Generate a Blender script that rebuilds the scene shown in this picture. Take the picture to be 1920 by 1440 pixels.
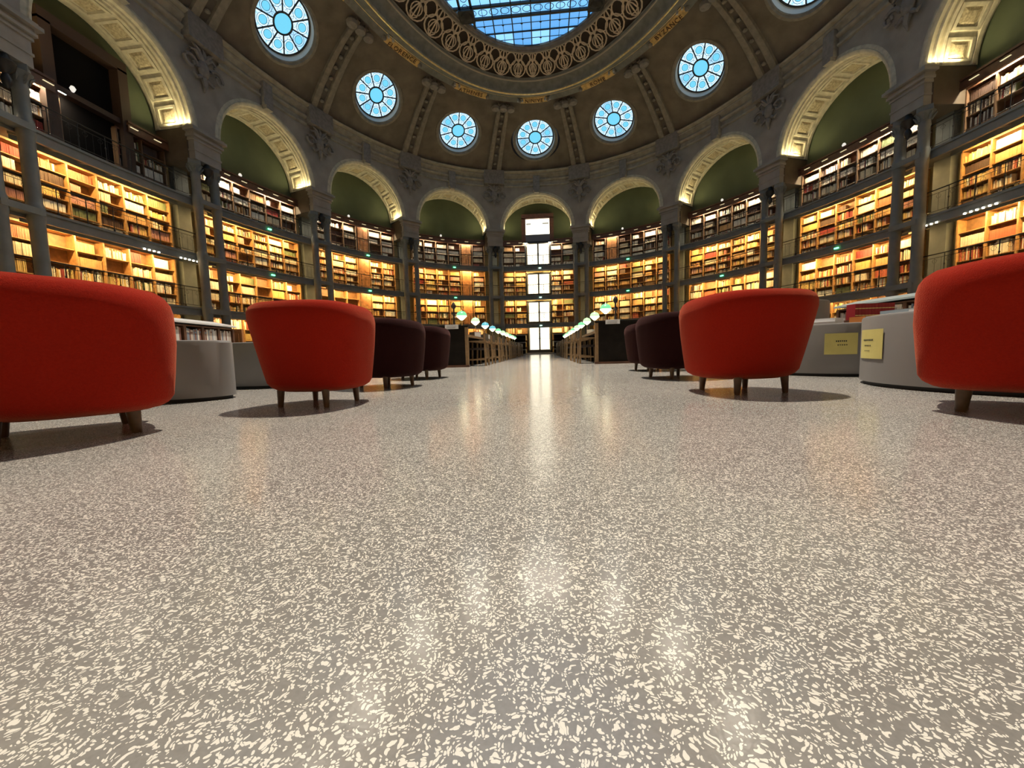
import bpy, math, random
import numpy as np
from mathutils import Vector, Matrix
PI = math.pi
rnd = random.Random(7)
scene = bpy.context.scene
for o in list(bpy.data.objects):
    bpy.data.objects.remove(o)
COL = scene.collection

# ------------------------------------------------------------------ camera, world, lights, exposure
CAMX, CAMY, CAMZ = 0.34879, -14.17268, 0.35
PITCH, ROLL, YAW, FPX = 0.08443, -0.02684, -0.08371, 728.42
FW_ = np.array([math.sin(YAW)*math.cos(PITCH), math.cos(YAW)*math.cos(PITCH), -math.sin(PITCH)])
_r = np.array([math.cos(YAW), -math.sin(YAW), 0.0]); _u = np.cross(_r, FW_)
CR_ = math.cos(ROLL)*_r + math.sin(ROLL)*_u
CU_ = -math.sin(ROLL)*_r + math.cos(ROLL)*_u
cd = bpy.data.cameras.new('camera'); cam = bpy.data.objects.new('camera', cd); COL.objects.link(cam)
cam.matrix_world = Matrix(((CR_[0], CU_[0], -FW_[0], CAMX), (CR_[1], CU_[1], -FW_[1], CAMY), (CR_[2], CU_[2], -FW_[2], CAMZ), (0, 0, 0, 1)))
cd.sensor_width = 36.0; cd.lens = FPX/1920*36.0; cd.clip_start = 0.02; cd.clip_end = 200
scene.camera = cam

def project(p):
    d = np.asarray(p, float) - np.array([CAMX, CAMY, CAMZ]); z = d @ FW_
    if z < 0.05: return None
    return 960 + FPX*(d @ CR_)/z, 720 - FPX*(d @ CU_)/z, z

w = bpy.data.worlds.new('world'); scene.world = w; w.use_nodes = True
w.node_tree.nodes['Background'].inputs[0].default_value = (0.25, 0.5, 0.9, 1)
w.node_tree.nodes['Background'].inputs[1].default_value = 0.6
scene.view_settings.view_transform = 'Standard'; scene.view_settings.look = 'None'
scene.view_settings.gamma = 1.0; scene.view_settings.use_curve_mapping = False
scene.view_settings.exposure = 0.0

E_SPOT = 380.0         # ceiling projectors on the crown ledge
E_MAIN = 20500.0       # the large projector hung under the skylight
E_ARCH = 40.0          # uplights at the arch springs
E_TIER = (105.0, 245.0, 245.0, 290.0)   # shelf lights per storey
C_SPOT = (1.0, 0.88, 0.71)
C_WARM = (1.0, 0.68, 0.27)
C_TOP = (1.0, 0.88, 0.64)
C_ARCH = (1.0, 0.82, 0.42)

def add_light(kind, name, loc, energy, color, target=None, **kw):
    ld = bpy.data.lights.new(name, kind); ld.energy = energy; ld.color = color
    for k, v in kw.items(): setattr(ld, k, v)
    o = bpy.data.objects.new(name, ld); COL.objects.link(o); o.location = loc
    if target is not None:
        d = (Vector(target) - Vector(loc)).normalized()
        o.rotation_euler = d.to_track_quat('-Z', 'Y').to_euler()
    return o

# ------------------------------------------------------------------ the oval
A, B, PW = 20.0, 15.03371, 2.15
EB = 0.03799
ZI = 10.66              # top of the imposts, spring of the arches
WP = 0.09836            # half width of a pier in bays
_t = np.linspace(0, 2*PI, 4001)
def _sup(t, a, b, p):
    s, c = np.sin(t), np.cos(t)
    return b*np.sign(s)*np.abs(s)**(2/p), a*np.sign(c)*np.abs(c)**(2/p)
_X, _Y = _sup(_t, A, B, PW)
_L = np.concatenate([[0], np.cumsum(np.hypot(np.diff(_X), np.diff(_Y)))]); PERIM = _L[-1]; _L = _L/PERIM*16
BAY = PERIM/16
def smap(s): return (s + EB*math.sin(4*PI*s/16)) % 16
def base(s):
    m = smap(s); return float(np.interp(m, _L, _X)), float(np.interp(m, _L, _Y))
def frame(s):
    x, y = base(s); x2, y2 = base(s+0.02); x1, y1 = base(s-0.02)
    tx, ty = x2-x1, y2-y1; l = math.hypot(tx, ty); tx /= l; ty /= l
    return x, y, tx, ty
def F(s, off, z):                        # point on the oval, OFF metres outwards
    x, y, tx, ty = frame(s)
    return (x - ty*off, y + tx*off, z)
def G(s, d, z):                          # point on an inner ring, D metres inwards
    t = float(np.interp(smap(s), _L, _t)); p = PW + (2.0-PW)*min(1, d/4.0)
    X, Y = _sup(np.array([t]), A-d, B-d, p)
    return (float(X[0]), float(Y[0]), z)
def rotz(s):
    x, y, tx, ty = frame(s); return math.atan2(ty, tx)
def S(s, d):                             # dome web surface
    return G(s, d, 15.22 + 0.861*d - 0.067*d*d)

# ------------------------------------------------------------------ materials
MATS = {}
def mat(name, col, rough=0.6, metal=0.0, noise=0.0, nscale=8.0, bump=0.0, bscale=40.0, emis=None, estr=0.0, spec=0.5, sheen=0.0):
    if name in MATS: return MATS[name]
    m = bpy.data.materials.new(name); m.use_nodes = True; nt = m.node_tree; b = nt.nodes['Principled BSDF']
    b.inputs['Base Color'].default_value = (*col, 1); b.inputs['Roughness'].default_value = rough
    b.inputs['Metallic'].default_value = metal; b.inputs['Specular IOR Level'].default_value = spec
    if sheen: b.inputs['Sheen Weight'].default_value = sheen
    if noise > 0 or bump > 0:
        tc = nt.nodes.new('ShaderNodeTexCoord')
    if noise > 0:
        n = nt.nodes.new('ShaderNodeTexNoise'); n.inputs['Scale'].default_value = nscale; n.inputs['Detail'].default_value = 5
        nt.links.new(tc.outputs['Object'], n.inputs['Vector'])
        r = nt.nodes.new('ShaderNodeValToRGB')
        r.color_ramp.elements[0].position = 0.3; r.color_ramp.elements[1].position = 0.7
        r.color_ramp.elements[0].color = (*[c*(1-noise) for c in col], 1); r.color_ramp.elements[1].color = (*[min(1, c*(1+noise)) for c in col], 1)
        nt.links.new(n.outputs['Fac'], r.inputs['Fac']); nt.links.new(r.outputs['Color'], b.inputs['Base Color'])
    if bump > 0:
        n2 = nt.nodes.new('ShaderNodeTexNoise'); n2.inputs['Scale'].default_value = bscale; n2.inputs['Detail'].default_value = 3
        nt.links.new(tc.outputs['Object'], n2.inputs['Vector'])
        bp = nt.nodes.new('ShaderNodeBump'); bp.inputs['Strength'].default_value = bump; bp.inputs['Distance'].default_value = 0.02
        nt.links.new(n2.outputs['Fac'], bp.inputs['Height']); nt.links.new(bp.outputs['Normal'], b.inputs['Normal'])
    if emis:
        b.inputs['Emission Color'].default_value = (*emis, 1); b.inputs['Emission Strength'].default_value = estr
    MATS[name] = m
    return m

M_STONE = mat('grey_stone', (0.31, 0.28, 0.24), 0.75, noise=0.15, nscale=1.5, bump=0.2, bscale=12)
M_PIERSIDE = mat('brown_beam_shaded', (0.11, 0.08, 0.05), 0.6, noise=0.15, nscale=3)  # brown tone with the shade on the block's side put into it
M_LACE = mat('pale_frieze_stucco', (0.64, 0.53, 0.41), 0.85, noise=0.2, nscale=6)
M_STONE_D = mat('carved_stone', (0.22, 0.20, 0.185), 0.7, noise=0.2, nscale=6)
M_CAST = mat('painted_cast_iron', (0.165, 0.172, 0.16), 0.5, noise=0.12, nscale=3)
M_DOME = mat('brown_dome_plaster', (0.135, 0.112, 0.09), 0.8, noise=0.25, nscale=1.2)
M_RIB = mat('dome_rib', (0.21, 0.185, 0.155), 0.85, noise=0.2, nscale=4)
M_ARCH = mat('cream_arch_stucco', (0.50, 0.46, 0.36), 0.85, noise=0.2, nscale=5, bump=0.3, bscale=25)
M_ARCHD = mat('ochre_coffer_panel', (0.40, 0.34, 0.23), 0.85, noise=0.35, nscale=14)
M_GREEN = mat('green_lunette_paint', (0.062, 0.078, 0.044), 0.85, noise=0.12, nscale=1.0)
M_CREAMWALL = mat('ochre_wall_paint', (0.42, 0.34, 0.17), 0.7, noise=0.12, nscale=2)
M_GOLD = mat('gilding', (0.90, 0.70, 0.36), 0.34, metal=0.9, noise=0.2, nscale=6)
M_GOLDP = mat('gold_plaque_ground', (0.62, 0.42, 0.16), 0.6, metal=0.0, noise=0.3, nscale=5)
M_DARKMET = mat('dark_metal', (0.03, 0.03, 0.03), 0.45, metal=0.4)
M_RAIL = mat('blackened_iron_rail', (0.035, 0.033, 0.03), 0.5, metal=0.5)
M_COVE = mat('dark_green_cove', (0.19, 0.197, 0.185), 0.75, noise=0.2, nscale=3)
M_WOOD = mat('light_oak_shelf', (0.40, 0.21, 0.075), 0.5, noise=0.2, nscale=10)
M_WOODB = mat('shaded_back_board', (0.20, 0.10, 0.035), 0.6, noise=0.25, nscale=8)  # darker than the shelves: shade between the rows put into the colour
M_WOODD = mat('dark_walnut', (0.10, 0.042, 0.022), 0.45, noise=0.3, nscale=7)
M_WOODO = mat('orange_oak_door', (0.36, 0.15, 0.05), 0.45, noise=0.3, nscale=6)
M_LEG = mat('stained_wood_leg', (0.12, 0.065, 0.03), 0.4, noise=0.3, nscale=20)
M_READ = mat('reading_chair_oak', (0.26, 0.16, 0.075), 0.45, noise=0.2, nscale=15)
M_LEATHER = mat('dark_brown_leather', (0.035, 0.022, 0.018), 0.45)
M_DESK = mat('ebonised_desk_panel', (0.012, 0.009, 0.007), 0.7, noise=0.3, nscale=5, spec=0.12)
M_DRUM = mat('grey_lacquered_metal', (0.23, 0.22, 0.215), 0.42, noise=0.04, nscale=2, spec=0.5)
M_PLINTH = mat('black_plinth', (0.01, 0.01, 0.01), 0.6)
M_PAPERW = mat('white_paper', (0.75, 0.75, 0.76), 0.6)
M_PAPERY = mat('yellow_paper', (0.68, 0.60, 0.20), 0.7, noise=0.04, nscale=10)
M_INK = mat('black_ink', (0.04, 0.04, 0.03), 0.7)
M_WHITETOP = mat('white_laminate', (0.62, 0.62, 0.63), 0.4)
M_BLUETOP = mat('blue_grey_laminate', (0.30, 0.37, 0.38), 0.4)
def lit(name, col, s): return mat(name, (0.02, 0.02, 0.02), 0.3, emis=col, estr=s)
M_DOORGLASS = lit('backlit_door_glass', (1.0, 0.90, 0.68), 2.6)
M_DOORGLASS2 = lit('backlit_curtain_fold', (1.0, 0.86, 0.60), 1.05)
M_OCC = lit('clear_blue_pane', (0.16, 0.62, 0.86), 1.15)
M_OCB = lit('blue_stained_pane', (0.42, 0.74, 1.0), 1.15)
M_OCW = lit('pale_frosted_pane', (0.62, 0.84, 1.0), 1.35)
M_SKY = [lit('sky_pane_a', (0.12, 0.42, 0.88), 1.1), lit('sky_pane_b', (0.17, 0.50, 0.94), 1.25), lit('sky_pane_c', (0.24, 0.58, 0.98), 1.4)]
M_LEDW = lit('warm_led', (1.0, 0.9, 0.7), 14.0)
M_TUBE = lit('tube_light', (1.0, 0.86, 0.5), 0.9)
M_EXIT = lit('green_exit_led', (0.15, 1.0, 0.4), 5.0)
M_LAMPB = lit('lit_lamp_glass', (1.0, 0.93, 0.62), 3.0)
M_LAMPG = lit('green_lamp_glass', (0.25, 0.90, 0.42), 1.0)
M_LAMPT = lit('turquoise_lamp_glass', (0.16, 0.62, 0.72), 1.0)
M_LAMPW = lit('pale_green_lamp_glass', (0.62, 1.0, 0.50), 1.2)
BOOKC = [('cream', (0.66, 0.58, 0.42)), ('tan', (0.50, 0.30, 0.12)), ('dark red', (0.28, 0.035, 0.025)), ('brick red', (0.45, 0.11, 0.05)),
         ('dark brown', (0.07, 0.035, 0.02)), ('olive green', (0.13, 0.15, 0.06)), ('black', (0.02, 0.018, 0.018)), ('white', (0.72, 0.69, 0.60)),
         ('honey yellow', (0.60, 0.42, 0.14)), ('grey blue', (0.16, 0.22, 0.27)), ('pinkish', (0.52, 0.26, 0.20))]
M_BOOK = [mat('book_cloth_' + n.replace(' ', '_'), c, 0.6, noise=0.12, nscale=9) for n, c in BOOKC]

def fabric(name, c, tint, sh):
    m = mat(name, c, 0.95, bump=0.35, bscale=260, spec=0.08, sheen=sh, noise=0.08, nscale=120)
    b = m.node_tree.nodes['Principled BSDF']; b.inputs['Sheen Tint'].default_value = (*tint, 1); b.inputs['Sheen Roughness'].default_value = 0.35
    return m
M_RED = fabric('red_wool', (0.34, 0.016, 0.007), (1.0, 0.38, 0.22), 0.55)
M_PLUM = fabric('plum_wool', (0.022, 0.006, 0.006), (0.75, 0.40, 0.38), 0.22)

# terrazzo
def floor_mat():
    m = bpy.data.materials.new('terrazzo'); m.use_nodes = True; nt = m.node_tree; b = nt.nodes['Principled BSDF']
    N = nt.nodes.new; L = nt.links.new
    tc = N('ShaderNodeTexCoord')
    nz = N('ShaderNodeTexNoise'); nz.inputs['Scale'].default_value = 48; nz.inputs['Detail'].default_value = 2
    L(tc.outputs['Object'], nz.inputs['Vector'])
    mx = N('ShaderNodeMixRGB'); mx.blend_type = 'LINEAR_LIGHT'; mx.inputs[0].default_value = 0.012
    L(tc.outputs['Object'], mx.inputs[1]); L(nz.outputs['Color'], mx.inputs[2])
    def chips(scale, size, keep):
        v = N('ShaderNodeTexVoronoi'); v.inputs['Scale'].default_value = scale; v.voronoi_dimensions = '2D'
        L(mx.outputs[0], v.inputs['Vector'])
        sep = N('ShaderNodeSeparateColor'); L(v.outputs['Color'], sep.inputs[0])
        a = N('ShaderNodeMath'); a.operation = 'GREATER_THAN'; a.inputs[1].default_value = keep; L(sep.outputs[0], a.inputs[0])
        sz = N('ShaderNodeMath'); sz.operation = 'MULTIPLY_ADD'; sz.inputs[1].default_value = size*0.55; sz.inputs[2].default_value = size*0.6; L(sep.outputs[1], sz.inputs[0])
        d = N('ShaderNodeMath'); d.operation = 'LESS_THAN'; L(v.outputs['Distance'], d.inputs[0]); L(sz.outputs[0], d.inputs[1])
        o = N('ShaderNodeMath'); o.operation = 'MULTIPLY'; L(a.outputs[0], o.inputs[0]); L(d.outputs[0], o.inputs[1])
        return o
    c1 = chips(165, 0.36, 0.52); c2 = chips(300, 0.40, 0.62)
    add = N('ShaderNodeMath'); add.operation = 'MAXIMUM'; L(c1.outputs[0], add.inputs[0]); L(c2.outputs[0], add.inputs[1])
    big = N('ShaderNodeTexNoise'); big.inputs['Scale'].default_value = 1.1; big.inputs['Detail'].default_value = 3; L(tc.outputs['Object'], big.inputs['Vector'])
    fine = N('ShaderNodeTexNoise'); fine.inputs['Scale'].default_value = 160; fine.inputs['Detail'].default_value = 2; L(tc.outputs['Object'], fine.inputs['Vector'])
    r = N('ShaderNodeValToRGB'); r.color_ramp.elements[0].position = 0.35; r.color_ramp.elements[1].position = 0.65
    r.color_ramp.elements[0].color = (0.29, 0.272, 0.255, 1); r.color_ramp.elements[1].color = (0.345, 0.328, 0.305, 1); L(big.outputs['Fac'], r.inputs['Fac'])
    r2 = N('ShaderNodeMixRGB'); r2.blend_type = 'MULTIPLY'; r2.inputs[0].default_value = 0.5; L(r.outputs[0], r2.inputs[1])
    fr = N('ShaderNodeValToRGB'); fr.color_ramp.elements[0].position = 0.3; fr.color_ramp.elements[0].color = (0.6, 0.6, 0.6, 1); L(fine.outputs['Fac'], fr.inputs['Fac']); L(fr.outputs[0], r2.inputs[2])
    mc = N('ShaderNodeMixRGB'); L(add.outputs[0], mc.inputs[0]); L(r2.outputs[0], mc.inputs[1]); mc.inputs[2].default_value = (0.88, 0.84, 0.76, 1)
    L(mc.outputs[0], b.inputs['Base Color'])
    rr = N('ShaderNodeMath'); rr.operation = 'MULTIPLY_ADD'; rr.inputs[1].default_value = 0.10; rr.inputs[2].default_value = 0.12; L(big.outputs['Fac'], rr.inputs[0]); L(rr.outputs[0], b.inputs['Roughness'])
    b.inputs['Specular IOR Level'].default_value = 0.5
    bp = N('ShaderNodeBump'); bp.inputs['Strength'].default_value = 0.05; bp.inputs['Distance'].default_value = 0.003; L(fine.outputs['Fac'], bp.inputs['Height']); L(bp.outputs['Normal'], b.inputs['Normal'])
    return m
M_FLOOR = floor_mat()

# ------------------------------------------------------------------ mesh builder
class MB:
    def __init__(s): s.v = []; s.f = []; s.m = []
    def add(s, vs, fs, mi=0):
        n = len(s.v); s.v += [tuple(p) for p in vs]; s.f += [tuple(i+n for i in f) for f in fs]; s.m += [mi]*len(fs); return s
    def hexa(s, p, mi=0):       # 8 corners: bottom 4 ccw, top 4 ccw
        return s.add(p, [(0, 3, 2, 1), (4, 5, 6, 7), (0, 1, 5, 4), (1, 2, 6, 5), (2, 3, 7, 6), (3, 0, 4, 7)], mi)
    def box(s, c, d, rz=0.0, mi=0):
        x, y, z = d[0]/2, d[1]/2, d[2]/2; cs, sn = math.cos(rz), math.sin(rz)
        P = [(-x, -y, -z), (x, -y, -z), (x, y, -z), (-x, y, -z), (-x, -y, z), (x, -y, z), (x, y, z), (-x, y, z)]
        return s.hexa([(c[0]+a*cs-b*sn, c[1]+a*sn+b*cs, c[2]+q) for a, b, q in P], mi)
    def fbox(s, s0, o0, o1, z0, z1, wid, mi=0, do=0.0):   # box in the oval frame at s0, WID metres wide
        x, y, tx, ty = frame(s0)
        def P(a, o, z): return (x+tx*a-ty*o, y+ty*a+tx*o, z)
        h = wid/2
        return s.hexa([P(do-h, o0, z0), P(do+h, o0, z0), P(do+h, o1, z0), P(do-h, o1, z0), P(do-h, o0, z1), P(do+h, o0, z1), P(do+h, o1, z1), P(do-h, o1, z1)], mi)
    def strip(s, s0, s1, o0, o1, z0, z1, n=8, mi=0):      # curved bar following the oval
        L = [F(s0+(s1-s0)*i/n, o, z) for i in range(n+1) for o, z in ((o0, z0), (o1, z0), (o1, z1), (o0, z1))]
        f = [(i*4+k, i*4+(k+1) % 4, i*4+4+(k+1) % 4, i*4+4+k) for i in range(n) for k in range(4)]
        f += [(3, 2, 1, 0), (n*4, n*4+1, n*4+2, n*4+3)]
        return s.add(L, f, mi)
    def grid(s, fn, nu, nv, closed_u=False, mi=0, flip=False):
        vs = [fn(i/nu, j/nv) for i in range(nu if closed_u else nu+1) for j in range(nv+1)]
        f = []; W = nv+1; U = nu if closed_u else nu+1
        for i in range(nu):
            for j in range(nv):
                q = (i*W+j, ((i+1) % U)*W+j, ((i+1) % U)*W+j+1, i*W+j+1)
                f.append(q[::-1] if flip else q)
        return s.add(vs, f, mi)
    def tube(s, pts, r, n=6, closed=False, mi=0):
        pts = [Vector(p) for p in pts]; K = len(pts); vs = []; rr = r if hasattr(r, '__len__') else [r]*K
        for i, p in enumerate(pts):
            a = pts[(i-1) % K] if closed or i > 0 else p; b = pts[(i+1) % K] if closed or i < K-1 else p
            d = (b-a)
            if d.length < 1e-9: d = Vector((0, 0, 1))
            d.normalize(); up = Vector((0, 0, 1)) if abs(d.z) < 0.9 else Vector((1, 0, 0))
            x = d.cross(up).normalized(); y = d.cross(x).normalized()
            vs += [tuple(p + x*math.cos(2*PI*k/n)*rr[i] + y*math.sin(2*PI*k/n)*rr[i]) for k in range(n)]
        f = [(i*n+k, ((i+1) % K)*n+k, ((i+1) % K)*n+(k+1) % n, i*n+(k+1) % n) for i in range(K if closed else K-1) for k in range(n)]
        if not closed: f += [tuple(range(n-1, -1, -1)), tuple(range((K-1)*n, K*n))]
        return s.add(vs, f, mi)
    def lathe(s, c, prof, n=16, mi=0, sx=1.0, sy=1.0, cap=True):   # prof: (r, z)
        vs = [(c[0]+r*sx*math.cos(2*PI*k/n), c[1]+r*sy*math.sin(2*PI*k/n), c[2]+z) for r, z in prof for k in range(n)]
        K = len(prof); f = [(i*n+k, i*n+(k+1) % n, (i+1)*n+(k+1) % n, (i+1)*n+k) for i in range(K-1) for k in range(n)]
        if cap: f += [tuple(range(n-1, -1, -1)), tuple(range((K-1)*n, K*n))]
        return s.add(vs, f, mi)

def ring_sweep(prof, surf, s0=0.0, s1=16.0, n=160, mb=None):
    """sweep an open (d, z) profile round the room; SURF is G or an outward variant"""
    mb = mb or MB(); closed = abs((s1-s0)-16) < 1e-6
    def fn(u, v):
        k = v*(len(prof)-1); i = min(int(k+1e-6), len(prof)-1); d, z = prof[i]
        return surf(s0+(s1-s0)*u, d, z)
    mb.grid(fn, n, len(prof)-1, closed)
    return mb

def mesh(name, mb, mats, smooth=False, origin=(0, 0, 0), auto=None):
    me = bpy.data.meshes.new(name)
    o = Vector(origin)
    me.from_pydata([tuple(Vector(p)-o) for p in mb.v] if o.length else mb.v, [], mb.f)
    for m in (mats if isinstance(mats, (list, tuple)) else [mats]): me.materials.append(m)
    if any(mb.m): me.polygons.foreach_set('material_index', mb.m)
    me.validate()
    if smooth: me.polygons.foreach_set('use_smooth', [True]*len(me.polygons))
    if auto is not None:
        try: me.set_sharp_from_angle(angle=auto)
        except Exception: pass
    me.update()
    return me
def obj(name, mb, mats, parent=None, smooth=False, label=None, cat=None, group=None, kind=None, auto=0.7):
    org = tuple(parent.get('org', (0, 0, 0))) if parent is not None else (0, 0, 0)
    o = bpy.data.objects.new(name, mesh(name, mb, mats, smooth, org, auto if smooth else None)); COL.objects.link(o)
    if parent is not None:
        o.parent = parent; o['org'] = org
    return tag(o, label, cat, group, kind)
def tag(o, label=None, cat=None, group=None, kind=None):
    if label: o['label'] = label
    if cat: o['category'] = cat
    if group: o['group'] = group
    if kind: o['kind'] = kind
    return o
def thing(name, loc, label, cat, group=None, rz=0.0, local=False, kind=None):
    """Empty at the base of a thing; LOCAL parts are modelled round (0,0,0), else in world coordinates"""
    o = bpy.data.objects.new(name, None); COL.objects.link(o); o.location = loc; o.rotation_euler = (0, 0, rz); o.empty_display_size = 0.1
    if not local: o['org'] = tuple(loc)
    return tag(o, label, cat, group, kind)
def copy_tree(o, parent=None):
    c = o.copy(); COL.objects.link(c)
    if parent is not None: c.parent = parent
    for ch in list(o.children): copy_tree(ch, c)
    return c

NTH = [''] + 'first second third fourth fifth sixth seventh eighth ninth tenth eleventh twelfth thirteenth fourteenth fifteenth sixteenth seventeenth eighteenth nineteenth twentieth'.split() + ['twenty-' + q for q in 'first second third fourth fifth sixth seventh eighth ninth'.split()] + ['thirtieth'] + ['thirty-' + q for q in 'first second third fourth fifth sixth seventh eighth ninth'.split()]
ORD = ['', 'first', 'second', 'third', 'fourth', 'fifth', 'sixth', 'seventh', 'eighth']
def bayname(n):
    return 'central bay with the glass doors' if n == 0 else '%s bay %s of the glass doors' % (ORD[abs(n)], 'left' if n < 0 else 'right')
def piername(k):
    return '%s pier %s of the glass doors' % (ORD[int(abs(k)+0.5)], 'left' if k < 0 else 'right')

# ------------------------------------------------------------------ floor, outer wall, far closing of the room
fl = MB(); fl.grid(lambda u, v: F(u*16, 2.0 - 2.0*0 if v > 0.5 else 2.0, 0) if v > 0 else F(u*16, 2.0, -0.1), 128, 1, True)
fl = MB(); ringp = [F(i/8, 2.2, 0) for i in range(128)]
fl.add(ringp + [(x, y, -0.12) for x, y, z in ringp], [tuple(range(127, -1, -1)), tuple(range(128, 256))] + [(i, (i+1) % 128, 128+(i+1) % 128, 128+i) for i in range(128)])
obj('floor', fl, M_FLOOR, kind='structure')
wl = MB(); wl.grid(lambda u, v: F(u*16, 1.96, v*10.05), 160, 1, True); wl.grid(lambda u, v: F(u*16, 2.16, v*10.05), 160, 1, True, flip=True)
obj('wall_oval', wl, M_CREAMWALL, kind='structure', smooth=True)
wl = MB(); wl.grid(lambda u, v: F(u*16, 1.96, 10.05+v*4.2), 160, 1, True); wl.grid(lambda u, v: F(u*16, 2.16, 10.05+v*4.2), 160, 1, True, flip=True)
obj('wall_lunette', wl, M_GREEN, kind='structure', smooth=True)

# spandrel wall with arch openings
RA = 2.84
def arch_pt(n, th, rad=RA, off=0.0):
    hw = (0.5-WP)*(rad/RA)
    return F(n - hw*math.cos(th), off, ZI + rad*math.sin(th))
ZC = 14.95
def spandrel(n):
    mb = MB(); NT = 24
    def fn(u, v):
        th = u*PI; s = n-(0.5-WP)*math.cos(th); z0 = ZI+RA*math.sin(th); return F(s, 0.0, z0+(ZC-z0)*v)
    mb.grid(fn, NT, 3)
    mb.grid(lambda u, v: F(n+0.5-WP+2*WP*u, 0.0, ZI+(ZC-ZI)*v), 3, 3)
    return mb
for i, n in enumerate(range(-8, 8)):
    if i == 0: sp = MB()
    q = spandrel(n); sp.add(q.v, q.f)
obj('wall_spandrel', sp, M_STONE, kind='structure', smooth=True)

# ------------------------------------------------------------------ arches with coffered soffits
tr_i = 0
for n in range(-7, 8):
    vis = -5 <= n <= 5
    x, y, z = F(n, 0.8, ZI)
    tr_i += 1
    t = thing('trim_%d' % tr_i, (x, y, z), 'round arch with lit coffered soffit over the ' + bayname(n), None, kind='structure')
    mb = MB(); NT = 28
    mb.grid(lambda u, v: arch_pt(n, u*PI, RA, v*1.98), NT, 2)
    obj('soffit', mb, M_ARCH, t, smooth=True)
    # archivolt: stepped moulding round the front edge
    mb = MB(); prof = [(RA-0.0, 0.30), (RA-0.10, 0.28), (RA-0.12, 0.20), (RA-0.05, 0.16), (RA-0.05, 0.02), (RA+0.02, -0.05), (RA+0.10, -0.07), (RA+0.12, -0.03), (RA+0.22, -0.03), (RA+0.26, 0.0)]
    def fa(u, v):
        k = int(round(v*(len(prof)-1))); r, o = prof[k]; return arch_pt(n, u*PI, r, o)
    mb.grid(fa, NT, len(prof)-1)
    obj('archivolt', mb, M_ARCH, t, smooth=True)
    if not vis: continue
    mb = MB()
    for o0, o1 in ((0.42, 0.60), (1.66, 1.86)):
        def fb(u, v):
            k = int(round(v*3)); r, o = [(RA, o0), (RA-0.08, o0+0.03), (RA-0.08, o1-0.03), (RA, o1)][k]; return arch_pt(n, u*PI, r, o)
        mb.grid(fb, NT, 3)
    obj('soffit_border', mb, M_ARCH, t, smooth=True)
    NCOF = 9
    for c in range(NCOF):
        a0 = PI*(c+0.10)/NCOF; a1 = PI*(c+0.90)/NCOF
        mb = MB()
        # raised frame and a rosette in the panel
        for (u0, u1, w0, w1) in ((0, 1, 0.62, 0.74), (0, 1, 1.52, 1.64), (0, .12, .74, 1.52), (.88, 1, .74, 1.52)):
            P = lambda u, o, r: arch_pt(n, a0+(a1-a0)*u, r, o)
            mb.hexa([P(u0, w0, RA+0.01), P(u1, w0, RA+0.01), P(u1, w1, RA+0.01), P(u0, w1, RA+0.01), P(u0, w0, RA-0.06), P(u1, w0, RA-0.06), P(u1, w1, RA-0.06), P(u0, w1, RA-0.06)])
        mb.hexa([P(.16, .8, RA+0.0), P(.84, .8, RA), P(.84, 1.46, RA), P(.16, 1.46, RA), P(.3, .95, RA-0.05), P(.7, .95, RA-0.05), P(.7, 1.31, RA-0.05), P(.3, 1.31, RA-0.05)], 1)
        obj('coffer', mb, [M_ARCH, M_ARCHD], t)

# ------------------------------------------------------------------ main cornice above the arches
def GO(s, d, z): return F(s, d, z)      # outward offsets (negative = inwards)
mb = MB()
CPROF = [(0.02, 14.10), (-0.10, 14.14), (-0.12, 14.20), (-0.10, 14.26), (0.0, 14.30), (-0.01, 14.50), (-0.12, 14.54), (-0.17, 14.60), (-0.17, 14.66), (-0.10, 14.70), (-0.06, 14.80), (-0.14, 14.92), (-0.26, 14.98), (-0.28, 15.06), (-0.26, 15.10), (-0.42, 15.16), (-0.46, 15.24), (-0.42, 15.30), (0.2, 15.32)]
for n in range(-8, 8):
    ring_sweep(CPROF, GO, n-0.38, n+0.38, 12, mb)
obj('trim_20', mb, mat('pale_cornice_stone', (0.32, 0.29, 0.23), 0.6, noise=0.2, nscale=3), kind='structure', smooth=True)
mb = MB()
for n in range(-8, 8):
    mb.fbox(n+0.5, -0.44, 0.1, 14.26, 15.34, 1.66)
    mb.fbox(n, -0.30, 0.1, 13.72, 14.9, 0.55)           # keystone block
    mb.fbox(n, -0.36, 0.0, 13.55, 13.74, 0.40)
obj('trim_21', mb, M_STONE_D, kind='structure')

# ------------------------------------------------------------------ dome webs with the round windows
DW, OR = 2.18, 1.43
def web(n):
    mb = MB(); e = 0.01
    c = Vector(S(n, DW)); ds = (Vector(S(n+e, DW))-Vector(S(n-e, DW)))/(2*e); dd = (Vector(S(n, DW+e))-Vector(S(n, DW-e)))/(2*e)
    NS = 40; rings = 5; vs = []
    def bd(k):                          # point on the border of the web in (s, d)
        a = 2*PI*k/NS; ca, sa = math.cos(a), math.sin(a); q = max(abs(ca), abs(sa)); ca /= q; sa /= q
        return n+0.5*ca, (2.55+2.55*sa) if True else 0
    for r in range(rings+1):
        f = r/rings
        for k in range(NS):
            a = 2*PI*k/NS; rr = OR*1.16
            s1, d1 = n + rr*math.cos(a)/ds.length, DW + rr*math.sin(a)/dd.length
            s0, d0 = bd(k)
            vs.append(S(s1+(s0-s1)*f, max(0.0, min(5.1, d1+(d0-d1)*f))))
    fs = [(r*NS+k, (r+1)*NS+k, (r+1)*NS+(k+1) % NS, r*NS+(k+1) % NS) for r in range(rings) for k in range(NS)]
    mb.add(vs, fs); return mb, c, ds.normalized(), dd.normalized()
cm = MB(); WINF = {}
for n in range(-8, 8):
    q, c, ex, ey = web(n); cm.add(q.v, q.f); WINF[n] = (c, ex, ey)
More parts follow.
